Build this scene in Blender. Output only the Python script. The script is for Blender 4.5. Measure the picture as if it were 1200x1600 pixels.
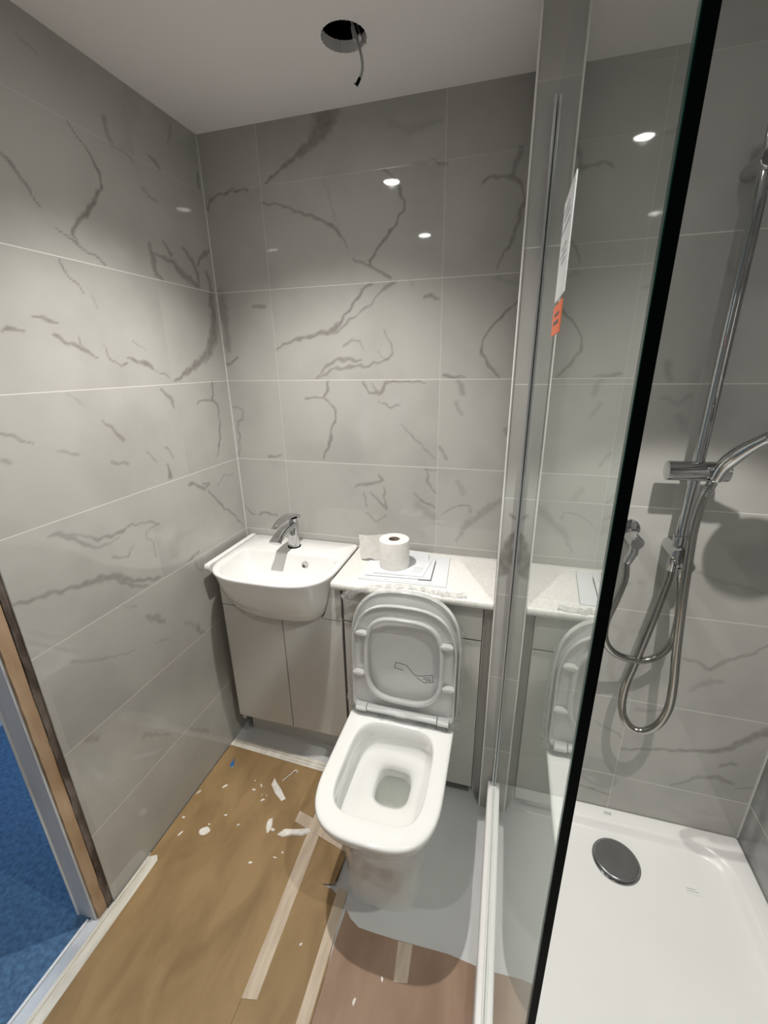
import bpy, bmesh, math, random
import numpy as np
from mathutils import Vector, Matrix
random.seed(7); np.random.seed(7)
for o in list(bpy.data.objects): bpy.data.objects.remove(o)
scn = bpy.context.scene
COL = scn.collection

# ---------------------------------------------------------------- camera
cam_d = bpy.data.cameras.new('camera'); cam = bpy.data.objects.new('camera', cam_d); COL.objects.link(cam)
cam_d.sensor_fit = 'HORIZONTAL'; cam_d.sensor_width = 36.0; cam_d.lens = 665.55/1200*36.0
cam_d.clip_start = 0.02
ax = Vector((0.96202, 0.27255, -0.01501)); ay = Vector((-0.07538, 0.31811, 0.94505)); az = Vector((0.26235, -0.90803, 0.32657))
m = Matrix.Identity(4)
for i in range(3):
    m[i][0] = ax[i]; m[i][1] = ay[i]; m[i][2] = az[i]
m[0][3], m[1][3], m[2][3] = 1.04737, -1.48447, 1.54243
cam.matrix_world = m
scn.camera = cam

# ---------------------------------------------------------------- light and exposure
EXPOSURE = 0.12
SPOT = 72.0; WIDE = 1.3
scn.view_settings.view_transform = 'Standard'; scn.view_settings.look = 'None'
scn.view_settings.exposure = EXPOSURE; scn.view_settings.gamma = 1.0
scn.view_settings.use_curve_mapping = False
w = bpy.data.worlds.new('world'); scn.world = w; w.use_nodes = True
w.node_tree.nodes['Background'].inputs[0].default_value = (0.75, 0.8, 0.9, 1)
w.node_tree.nodes['Background'].inputs[1].default_value = 0.15
LAMPS = [(0.5125, -0.56), (0.5, -1.37), (1.42, -1.08)]
H = 2.2608
def light(name, kind, loc, energy, color=(1, 1, 1), **k):
    l = bpy.data.lights.new(name, kind); l.energy = energy; l.color = color
    o = bpy.data.objects.new(name, l); COL.objects.link(o); o.location = loc
    for a, b in k.items(): setattr(l, a, b)
    return o
WARM = (1.0, 0.958, 0.905)
for (x, y), pw, size, blend in zip(LAMPS, (1.0, 0.22, 0.74), (116, 116, 83), (1.0, 1.0, 0.14)):
    light('downlight_beam', 'SPOT', (x, y, H-0.012), SPOT*pw, WARM, spot_size=math.radians(size), spot_blend=blend, shadow_soft_size=0.014)
    light('downlight_spill', 'SPOT', (x, y, H-0.012), WIDE*pw, WARM, spot_size=math.radians(170), spot_blend=0.8, shadow_soft_size=0.014)
hl = light('hall_daylight', 'AREA', (-0.62, 0.08, 0.75), 17, (0.50, 0.74, 1.0), shape='RECTANGLE', size=0.8, size_y=1.0)
hl.rotation_euler = (math.radians(-78), 0, 0)

# ---------------------------------------------------------------- materials
def mat(name, color, rough=0.5, metal=0.0, coat=0.0, **k):
    m = bpy.data.materials.new(name); m.use_nodes = True
    b = m.node_tree.nodes['Principled BSDF']
    b.inputs['Base Color'].default_value = (*color, 1); b.inputs['Roughness'].default_value = rough
    b.inputs['Metallic'].default_value = metal; b.inputs['Coat Weight'].default_value = coat
    for a, v in k.items(): b.inputs[a.replace('_', ' ')].default_value = v
    return m
def nodes(m): return m.node_tree.nodes, m.node_tree.links, m.node_tree.nodes['Principled BSDF']
def noisy(m, c1, c2, scale, detail=4, stretch=(1, 1, 1), lo=0.35, hi=0.65, bump=0.0, bscale=None, dist=0.0):
    n, l, b = nodes(m)
    tc = n.new('ShaderNodeTexCoord'); mp = n.new('ShaderNodeMapping'); mp.inputs['Scale'].default_value = stretch
    l.new(tc.outputs['Object'], mp.inputs[0])
    t = n.new('ShaderNodeTexNoise'); t.inputs['Scale'].default_value = scale; t.inputs['Detail'].default_value = detail
    t.inputs['Distortion'].default_value = dist
    l.new(mp.outputs[0], t.inputs['Vector'])
    r = n.new('ShaderNodeValToRGB'); r.color_ramp.elements[0].position = lo; r.color_ramp.elements[1].position = hi
    r.color_ramp.elements[0].color = (*c1, 1); r.color_ramp.elements[1].color = (*c2, 1)
    l.new(t.outputs['Fac'], r.inputs[0]); l.new(r.outputs[0], b.inputs['Base Color'])
    if bump:
        t2 = n.new('ShaderNodeTexNoise'); t2.inputs['Scale'].default_value = bscale or scale*4; t2.inputs['Detail'].default_value = 5
        l.new(mp.outputs[0], t2.inputs['Vector'])
        bp = n.new('ShaderNodeBump'); bp.inputs['Strength'].default_value = bump; bp.inputs['Distance'].default_value = 0.003
        l.new(t2.outputs['Fac'], bp.inputs['Height']); l.new(bp.outputs[0], b.inputs['Normal'])
    return m
BASE = (0.475, 0.47, 0.445)
def tile_mat(name, axis, off_h, off_z, base=BASE, dark=False, veins=True, left=False, vfade=None):
    """polished marble-look tile, 602 x 302 mm grid, veins from the 'vein' attribute, grout lines"""
    m = mat(name, base, 0.09); n, l, b = nodes(m)
    b.inputs['Specular IOR Level'].default_value = 0.5
    g = n.new('ShaderNodeNewGeometry'); s = n.new('ShaderNodeSeparateXYZ'); l.new(g.outputs['Position'], s.inputs[0])
    def mth(op, a, bb=None, c=None):
        x = n.new('ShaderNodeMath'); x.operation = op
        for i, v in enumerate((a, bb, c)):
            if v is None: continue
            if isinstance(v, (int, float)): x.inputs[i].default_value = v
            else: l.new(v, x.inputs[i])
        return x.outputs[0]
    def line(src, off, pitch, width):
        a = mth('DIVIDE', mth('SUBTRACT', src, off), pitch)
        fr = mth('FRACT', mth('ADD', a, 100.5))
        d = mth('MULTIPLY', mth('ABSOLUTE', mth('SUBTRACT', fr, 0.5)), pitch)
        return mth('LESS_THAN', d, width/2), mth('FLOOR', mth('ADD', a, 100.0))
    lh, ih = line(s.outputs[axis], off_h, 0.602, 0.0018)
    lz, iz = line(s.outputs['Z'], off_z, 0.302, 0.0024)
    if left:
        row = mth('MULTIPLY', mth('LESS_THAN', s.outputs['Z'], off_z-0.302), mth('GREATER_THAN', s.outputs['Z'], off_z-0.604))
        lh, ih = line(mth('ADD', s.outputs[axis], mth('MULTIPLY', row, 0.195)), off_h, 0.602, 0.0015); lh = mth('MULTIPLY', lh, 0.2)
    if vfade: lh = mth('MULTIPLY', lh, mth('ADD', mth('MULTIPLY', mth('LESS_THAN', s.outputs['Z'], vfade), 0.85), 0.15))
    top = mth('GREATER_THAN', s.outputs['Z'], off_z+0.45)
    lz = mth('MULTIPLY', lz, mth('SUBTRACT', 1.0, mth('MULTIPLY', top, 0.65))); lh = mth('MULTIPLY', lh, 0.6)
    grout = mth('MAXIMUM', lh, lz)
    # per tile offset of the marble cloud
    comb = n.new('ShaderNodeCombineXYZ'); l.new(mth('MULTIPLY', ih, 3.7), comb.inputs[0]); l.new(mth('MULTIPLY', iz, 5.3), comb.inputs[1])
    add = n.new('ShaderNodeVectorMath'); add.operation = 'ADD'; l.new(g.outputs['Position'], add.inputs[0]); l.new(comb.outputs[0], add.inputs[1])
    cloud = n.new('ShaderNodeTexNoise'); cloud.inputs['Scale'].default_value = 4.5; cloud.inputs['Detail'].default_value = 6
    l.new(add.outputs[0], cloud.inputs['Vector'])
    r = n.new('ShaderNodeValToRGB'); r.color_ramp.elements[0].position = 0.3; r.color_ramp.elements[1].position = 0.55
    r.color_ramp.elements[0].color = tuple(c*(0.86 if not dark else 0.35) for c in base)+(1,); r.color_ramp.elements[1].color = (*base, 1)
    l.new(cloud.outputs['Fac'], r.inputs[0]); col = r.outputs[0]
    if veins:
        at = n.new('ShaderNodeAttribute'); at.attribute_name = 'vein'
        fine = n.new('ShaderNodeTexNoise'); fine.inputs['Scale'].default_value = 55; fine.inputs['Detail'].default_value = 5
        l.new(g.outputs['Position'], fine.inputs['Vector'])
        f = mth('MULTIPLY', at.outputs['Fac'], mth('ADD', mth('MULTIPLY', fine.outputs['Fac'], 0.9), 0.42))
        mx = n.new('ShaderNodeMix'); mx.data_type = 'RGBA'; mx.clamp_factor = True
        l.new(f, mx.inputs['Factor']); l.new(col, mx.inputs['A']); mx.inputs['B'].default_value = (0.19, 0.178, 0.158, 1); col = mx.outputs['Result']
    mx = n.new('ShaderNodeMix'); mx.data_type = 'RGBA'; l.new(grout, mx.inputs['Factor']); l.new(col, mx.inputs['A'])
    mx.inputs['B'].default_value = (0.68, 0.67, 0.64, 1); l.new(mx.outputs['Result'], b.inputs['Base Color'])
    l.new(mth('ADD', mth('MULTIPLY', grout, 0.5), 0.035), b.inputs['Roughness'])
    # slight waviness of the glaze
    wv = n.new('ShaderNodeTexNoise'); wv.inputs['Scale'].default_value = 9; l.new(add.outputs[0], wv.inputs['Vector'])
    bp = n.new('ShaderNodeBump'); bp.inputs['Strength'].default_value = 0.05; bp.inputs['Distance'].default_value = 0.0015
    l.new(wv.outputs['Fac'], bp.inputs['Height']); l.new(bp.outputs[0], b.inputs['Normal'])
    return m
ZR3, XJ, ZS3, XJS = 1.4935, 0.218, 1.4903, 1.464
M = {}
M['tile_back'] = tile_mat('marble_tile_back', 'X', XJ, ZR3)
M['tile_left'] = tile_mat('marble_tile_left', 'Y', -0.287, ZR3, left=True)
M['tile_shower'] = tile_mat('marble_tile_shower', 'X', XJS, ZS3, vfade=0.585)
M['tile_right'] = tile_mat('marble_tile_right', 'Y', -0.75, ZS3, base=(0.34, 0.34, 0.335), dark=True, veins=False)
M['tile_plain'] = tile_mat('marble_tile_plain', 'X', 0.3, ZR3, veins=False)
M['paint'] = mat('ceiling_paint', (0.90, 0.87, 0.87), 0.8)
M['white_paint'] = mat('white_paint', (0.74, 0.76, 0.78), 0.45)
M['ceramic'] = mat('white_ceramic', (0.86, 0.86, 0.845), 0.06, coat=0.3)
M['plastic'] = mat('white_plastic', (0.84, 0.84, 0.83), 0.22)
M['greyplastic'] = mat('pale_plastic', (0.72, 0.73, 0.73), 0.3)
M['acrylic'] = noisy(mat('tray_acrylic', (0.88, 0.87, 0.86), 0.28), (0.86, 0.85, 0.84), (0.90, 0.89, 0.88), 3)
M['cab'] = noisy(mat('cabinet_gloss_grey', (0.60, 0.59, 0.56), 0.25), (0.585, 0.575, 0.545), (0.61, 0.60, 0.57), 2)
M['cabdark'] = mat('cabinet_edge_grey', (0.38, 0.375, 0.36), 0.5)
M['gap'] = mat('dark_gap', (0.05, 0.05, 0.05), 0.8)
M['top'] = noisy(mat('worktop_laminate', (0.78, 0.77, 0.74), 0.35), (0.70, 0.685, 0.65), (0.83, 0.82, 0.79), 220, 3, lo=0.4, hi=0.6)
M['chrome'] = mat('chrome', (0.60, 0.60, 0.61), 0.05, 1.0)
M['darkchrome'] = mat('hose_steel', (0.42, 0.41, 0.385), 0.16, 1.0)
M['wastegrey'] = mat('satin_waste_cover', (0.30, 0.30, 0.31), 0.22, 0.8)
M['alu'] = mat('satin_profile', (0.55, 0.56, 0.57), 0.28, 0.7)
M['alubright'] = mat('brushed_strip', (0.8, 0.8, 0.8), 0.35, 0.3)
M['black'] = mat('black_rubber', (0.002, 0.004, 0.004), 0.5, Specular_IOR_Level=0.05)
M['green'] = mat('green_glass_edge', (0.0, 0.06, 0.045), 0.2)
M['floor'] = noisy(mat('grey_floor', (0.6, 0.6, 0.6), 0.42), (0.56, 0.565, 0.565), (0.62, 0.625, 0.62), 3.0)
M['board'] = noisy(mat('brown_board', (0.35, 0.22, 0.1), 0.62), (0.245, 0.152, 0.064), (0.35, 0.228, 0.104), 7, 8, (1.6, 0.7, 1), 0.32, 0.62, 0.25, 30, 0.6)
M['board2'] = noisy(mat('reddish_board', (0.33, 0.2, 0.14), 0.65), (0.26, 0.165, 0.11), (0.34, 0.225, 0.155), 7, 8, (1.6, 0.5, 1), 0.32, 0.62, 0.25, 30, 0.6)
M['tape'] = noisy(mat('masking_tape', (0.6, 0.48, 0.36), 0.6), (0.50, 0.40, 0.30), (0.66, 0.55, 0.43), 60, 5, (1, 0.15, 1), 0.3, 0.7, 0.4, 90)
M['whitetape'] = noisy(mat('pale_tape', (0.6, 0.57, 0.53), 0.5), (0.60, 0.56, 0.48), (0.84, 0.81, 0.74), 30, 5, (1, 0.2, 1), 0.3, 0.7, 0.5, 50)
M['flake'] = noisy(mat('plaster_flake', (0.8, 0.75, 0.68), 0.7), (0.80, 0.75, 0.68), (0.92, 0.90, 0.87), 80)
M['blue'] = mat('blue_plastic', (0.03, 0.16, 0.42), 0.4)
M['timber'] = noisy(mat('raw_plaster_edge', (0.42, 0.29, 0.19), 0.8), (0.36, 0.23, 0.13), (0.52, 0.38, 0.25), 14, 6, (1, 1, 0.3), 0.35, 0.65, 0.5, 40)
M['adhesive'] = noisy(mat('adhesive_edge', (0.12, 0.095, 0.08), 0.85), (0.07, 0.05, 0.04), (0.22, 0.18, 0.155), 30, 6, (1, 1, 0.35), 0.4, 0.7, 0.8, 60)
M['lining'] = noisy(mat('door_lining_paint', (0.6, 0.62, 0.66), 0.5), (0.45, 0.48, 0.54), (0.68, 0.70, 0.74), 7, 5, (1, 1, 0.25), 0.35, 0.65)
M['carpet'] = noisy(mat('blue_carpet', (0.05, 0.16, 0.34), 0.95), (0.04, 0.085, 0.165), (0.085, 0.17, 0.29), 70, 8, (1, 1, 1), 0.3, 0.7, 1.0, 140)
M['paper'] = mat('white_paper', (0.70, 0.715, 0.74), 0.6)
M['tissue'] = noisy(mat('tissue', (0.82, 0.80, 0.76), 0.9), (0.80, 0.78, 0.74), (0.86, 0.84, 0.81), 60, bump=0.4, bscale=150)
M['card'] = mat('cardboard_core', (0.30, 0.25, 0.21), 0.8)
M['ink'] = mat('printed_ink', (0.10, 0.10, 0.11), 0.6)  # print, and the shadow sheet under the middle leaflet
M['faintink'] = mat('faint_print', (0.42, 0.43, 0.45), 0.6)
M['orange'] = mat('orange_label', (0.75, 0.17, 0.07), 0.5)
M['label'] = mat('label_paper', (0.72, 0.73, 0.73), 0.5)
M['cable'] = mat('grey_cable_sheath', (0.33, 0.33, 0.32), 0.5)
M['void'] = mat('ceiling_void_dust', (0.06, 0.055, 0.05), 0.9)  # unlit darkness of the void put into the colour
M['water'] = mat('toilet_water', (0.9, 0.92, 0.88), 0.0, Transmission_Weight=0.9, IOR=1.33)
def mix_film(name, clear, gloss_rough, tint=(1, 1, 1), haze=0.0, bump=0.0, bscale=30):
    m = bpy.data.materials.new(name); m.use_nodes = True; n = m.node_tree.nodes; l = m.node_tree.links; n.clear()
    out = n.new('ShaderNodeOutputMaterial'); tr = n.new('ShaderNodeBsdfTransparent'); gl = n.new('ShaderNodeBsdfGlossy'); df = n.new('ShaderNodeBsdfDiffuse')
    tr.inputs[0].default_value = (*tint, 1); gl.inputs['Roughness'].default_value = gloss_rough; df.inputs[0].default_value = (0.85, 0.85, 0.84, 1)
    m1 = n.new('ShaderNodeMixShader'); m1.inputs[0].default_value = haze; l.new(tr.outputs[0], m1.inputs[1]); l.new(df.outputs[0], m1.inputs[2])
    m2 = n.new('ShaderNodeMixShader'); l.new(m1.outputs[0], m2.inputs[1]); l.new(gl.outputs[0], m2.inputs[2])
    fr = n.new('ShaderNodeFresnel'); fr.inputs[0].default_value = 1.5
    mm = n.new('ShaderNodeMath'); mm.operation = 'MULTIPLY'; mm.inputs[1].default_value = 1.5-clear; l.new(fr.outputs[0], mm.inputs[0]); mm.use_clamp = True
    l.new(mm.outputs[0], m2.inputs[0]); l.new(m2.outputs[0], out.inputs[0])
    if bump:
        tc = n.new('ShaderNodeTexCoord'); t = n.new('ShaderNodeTexNoise'); t.inputs['Scale'].default_value = bscale; t.inputs['Detail'].default_value = 6; t.inputs['Distortion'].default_value = 1.5
        l.new(tc.outputs['Object'], t.inputs['Vector'])
        bp = n.new('ShaderNodeBump'); bp.inputs['Strength'].default_value = bump; bp.inputs['Distance'].default_value = 0.01
        l.new(t.outputs['Fac'], bp.inputs['Height']); l.new(bp.outputs[0], gl.inputs['Normal']); l.new(bp.outputs[0], fr.inputs['Normal'])
    return m
M['film'] = mix_film('clear_film', 1.0, 0.10, (1, 1, 1), 0.02, 1.0, 14)
M['crinkle'] = mix_film('crinkled_film', 0.9, 0.08, (0.985, 0.985, 0.985), 0.10, 0.9, 40)
def glass_mat():
    """clear toughened pane: both faces reflect by Fresnel, the rest passes straight through"""
    m = bpy.data.materials.new('shower_glass'); m.use_nodes = True; n = m.node_tree.nodes; l = m.node_tree.links; n.clear()
    out = n.new('ShaderNodeOutputMaterial'); tr = n.new('ShaderNodeBsdfTransparent'); gl = n.new('ShaderNodeBsdfGlossy')
    tr.inputs[0].default_value = (0.945, 0.975, 0.96, 1); gl.inputs['Roughness'].default_value = 0.0; gl.inputs[0].default_value = (0.93, 0.95, 0.94, 1)
    fr = n.new('ShaderNodeFresnel'); fr.inputs[0].default_value = 1.52; g = n.new('ShaderNodeNewGeometry')
    def mth(op, a, b):
        x = n.new('ShaderNodeMath'); x.operation = op
        for i, v in enumerate((a, b)):
            if isinstance(v, (int, float)): x.inputs[i].default_value = v
            else: l.new(v, x.inputs[i])
        return x.outputs[0]
    R = fr.outputs[0]; both = mth('DIVIDE', mth('MULTIPLY', R, 2.0), mth('ADD', R, 1.0))
    fac = mth('MULTIPLY', both, mth('SUBTRACT', 1.0, g.outputs['Backfacing']))
    mx = n.new('ShaderNodeMixShader'); l.new(fac, mx.inputs[0]); l.new(tr.outputs[0], mx.inputs[1]); l.new(gl.outputs[0], mx.inputs[2]); l.new(mx.outputs[0], out.inputs[0])
    return m
M['glass'] = glass_mat()
def emis(name, col, s):
    m = bpy.data.materials.new(name); m.use_nodes = True; b = m.node_tree.nodes['Principled BSDF']
    b.inputs['Emission Color'].default_value = (*col, 1); b.inputs['Emission Strength'].default_value = s; return m
M['lamp'] = emis('lamp_lens', WARM, 90.0)

# ---------------------------------------------------------------- mesh helpers
class MB:
    def __init__(s): s.v = []; s.f = []; s.m = []
    def add(s, vs, fs, mi=0):
        o = len(s.v); s.v += [tuple(v) for v in vs]; s.f += [tuple(i+o for i in f) for f in fs]; s.m += [mi]*len(fs); return s
    def box(s, x0, x1, y0, y1, z0, z1, mi=0):
        v = [(x, y, z) for z in (z0, z1) for y in (y0, y1) for x in (x0, x1)]
        return s.add(v, [(0, 2, 3, 1), (4, 5, 7, 6), (0, 1, 5, 4), (2, 6, 7, 3), (0, 4, 6, 2), (1, 3, 7, 5)], mi)
    def loft(s, rings, cap0=True, cap1=True, mi=0):
        n = len(rings[0]); v = [p for r in rings for p in r]; f = []
        for k in range(len(rings)-1):
            for i in range(n):
                j = (i+1) % n; f.append((k*n+i, k*n+j, (k+1)*n+j, (k+1)*n+i))
        if cap0: f.append(tuple(reversed(range(n))))
        if cap1: f.append(tuple((len(rings)-1)*n+i for i in range(n)))
        return s.add(v, f, mi)
    def prism(s, poly, z0, z1, mi=0):
        return s.loft([[(x, y, z0) for x, y in poly], [(x, y, z1) for x, y in poly]], mi=mi)
    def tube(s, pts, r, n=12, mi=0, ribs=0.0):
        pts = [Vector(p) for p in pts]; R = r if isinstance(r, (list, tuple)) else [r]*len(pts)
        rings = []; up = None
        for i, p in enumerate(pts):
            t = (pts[min(i+1, len(pts)-1)]-pts[max(i-1, 0)]).normalized()
            if up is None: up = t.orthogonal().normalized()
            up = (up-t*up.dot(t)).normalized(); sd = t.cross(up)
            rr = R[i]*(1+(ribs if i % 2 else -ribs))
            rings.append([p+(up*math.cos(a)+sd*math.sin(a))*rr for a in [2*math.pi*k/n for k in range(n)]])
        return s.loft(rings, mi=mi)
    def build(s, name, mats, parent=None, bevel=0.0, smooth=True, angle=40, segs=2):
        me = bpy.data.meshes.new(name); me.from_pydata(s.v, [], s.f)
        if not isinstance(mats, (list, tuple)): mats = [mats]
        for mm in mats: me.materials.append(mm)
        me.polygons.foreach_set('material_index', s.m)
        bm = bmesh.new(); bm.from_mesh(me); bmesh.ops.recalc_face_normals(bm, faces=bm.faces); bm.to_mesh(me); bm.free()
        o = bpy.data.objects.new(name, me); COL.objects.link(o)
        if parent: o.parent = parent; o.matrix_parent_inverse = parent.matrix_world.inverted() if False else Matrix.Translation(-Vector(parent.location))
        if smooth:
            me.polygons.foreach_set('use_smooth', [True]*len(me.polygons))
            me.set_sharp_from_angle(angle=math.radians(angle))
        if bevel:
            b = o.modifiers.new('bevel', 'BEVEL'); b.width = bevel; b.segments = segs; b.limit_method = 'ANGLE'; b.angle_limit = math.radians(35)
            if smooth:
                me.polygons.foreach_set('use_smooth', [True]*len(me.polygons)); b.harden_normals = True
        return o
def thing(name, label, cat, loc, group=None):
    o = bpy.data.objects.new(name, None); COL.objects.link(o); o.location = loc; o.empty_display_size = 0.05
    o['label'] = label; o['category'] = cat
    if group: o['group'] = group
    return o
def tag(o, label, cat, group=None, kind=None):
    o['label'] = label; o['category'] = cat
    if group: o['group'] = group
    if kind: o['kind'] = kind
    return o
def struct(o): o['kind'] = 'structure'; return o
def spline(pts, n=8):
    P = [Vector(p) for p in pts]; out = []
    for i in range(len(P)-1):
        a = P[max(i-1, 0)]; b = P[i]; c = P[i+1]; d = P[min(i+2, len(P)-1)]
        for k in range(n):
            t = k/n
            out.append(0.5*((2*b)+(c-a)*t+(2*a-5*b+4*c-d)*t*t+(-a+3*b-3*c+d)*t*t*t))
    out.append(P[-1]); return out
def resample(pts, step):
    out = [Vector(pts[0])]; acc = 0.0
    for a, b in zip(pts[:-1], pts[1:]):
        a = Vector(a); b = Vector(b); L = (b-a).length
        if L < 1e-9: continue
        d = step-acc
        while d <= L:
            out.append(a.lerp(b, d/L)); d += step
        acc = L-(d-step)
    return out
def circ(cx, cy, r, z, n=48): return [(cx+r*math.cos(2*math.pi*k/n), cy+r*math.sin(2*math.pi*k/n), z) for k in range(n)]
def rrect(x0, x1, y0, y1, r, n=8):
    out = []
    for cx, cy, a0 in ((x1-r, y1-r, 0), (x0+r, y1-r, 90), (x0+r, y0+r, 180), (x1-r, y0+r, 270)):
        for k in range(n+1):
            a = math.radians(a0+90*k/n); out.append((cx+r*math.cos(a), cy+r*math.sin(a)))
    return out
def dshape(cx, hw, yb, yf, ys, nexp=3.0, rb=0.01, n=200):
    """plan outline: straight back at yb, straight sides, superellipse front from ys to yf"""
    pts = [(cx+hw-rb, yb), (cx+hw-rb*0.3, yb-rb*0.3), (cx+hw, yb-rb)]
    for k in range(12): pts.append((cx+hw, (yb-rb)+(ys-(yb-rb))*k/12))
    for k in range(n+1):
        a = math.pi/2*k/n*2
        c, s_ = math.cos(a), math.sin(a)
        pts.append((cx+hw*math.copysign(abs(c)**(2/nexp), c), ys+(yf-ys)*abs(s_)**(2/nexp)))
    for k in range(12): pts.append((cx-hw, ys+((yb-rb)-ys)*k/12))
    pts += [(cx-hw, yb-rb), (cx-hw+rb*0.3, yb-rb*0.3), (cx-hw+rb, yb)]
    return pts
def superell(cx, cy, hx, hy, nexp=4.0, n=240):
    out = []
    for k in range(n):
        a = 2*math.pi*k/n; c, s_ = math.cos(a), math.sin(a)
        out.append((cx+hx*math.copysign(abs(c)**(2/nexp), c), cy+hy*math.copysign(abs(s_)**(2/nexp), s_)))
    return out
def radial(poly, cx, cy, N=96):
    """resample an outline by angle about (cx, cy)"""
    out = []
    m_ = len(poly)
    for k in range(N):
        a = 2*math.pi*(k+0.5)/N; dx, dy = math.cos(a), math.sin(a); best = None
        for i in range(m_):
            x1, y1 = poly[i][0]-cx, poly[i][1]-cy; x2, y2 = poly[(i+1) % m_][0]-cx, poly[(i+1) % m_][1]-cy
            ex, ey = x2-x1, y2-y1; den = dx*ey-dy*ex
            if abs(den) < 1e-12: continue
            t = (x1*ey-y1*ex)/den; u = (x1*dy-y1*dx)/den
            if t > 0 and -1e-6 <= u <= 1+1e-6 and (best is None or t > best): best = t
        out.append((cx+dx*best, cy+dy*best))
    return out

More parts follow.
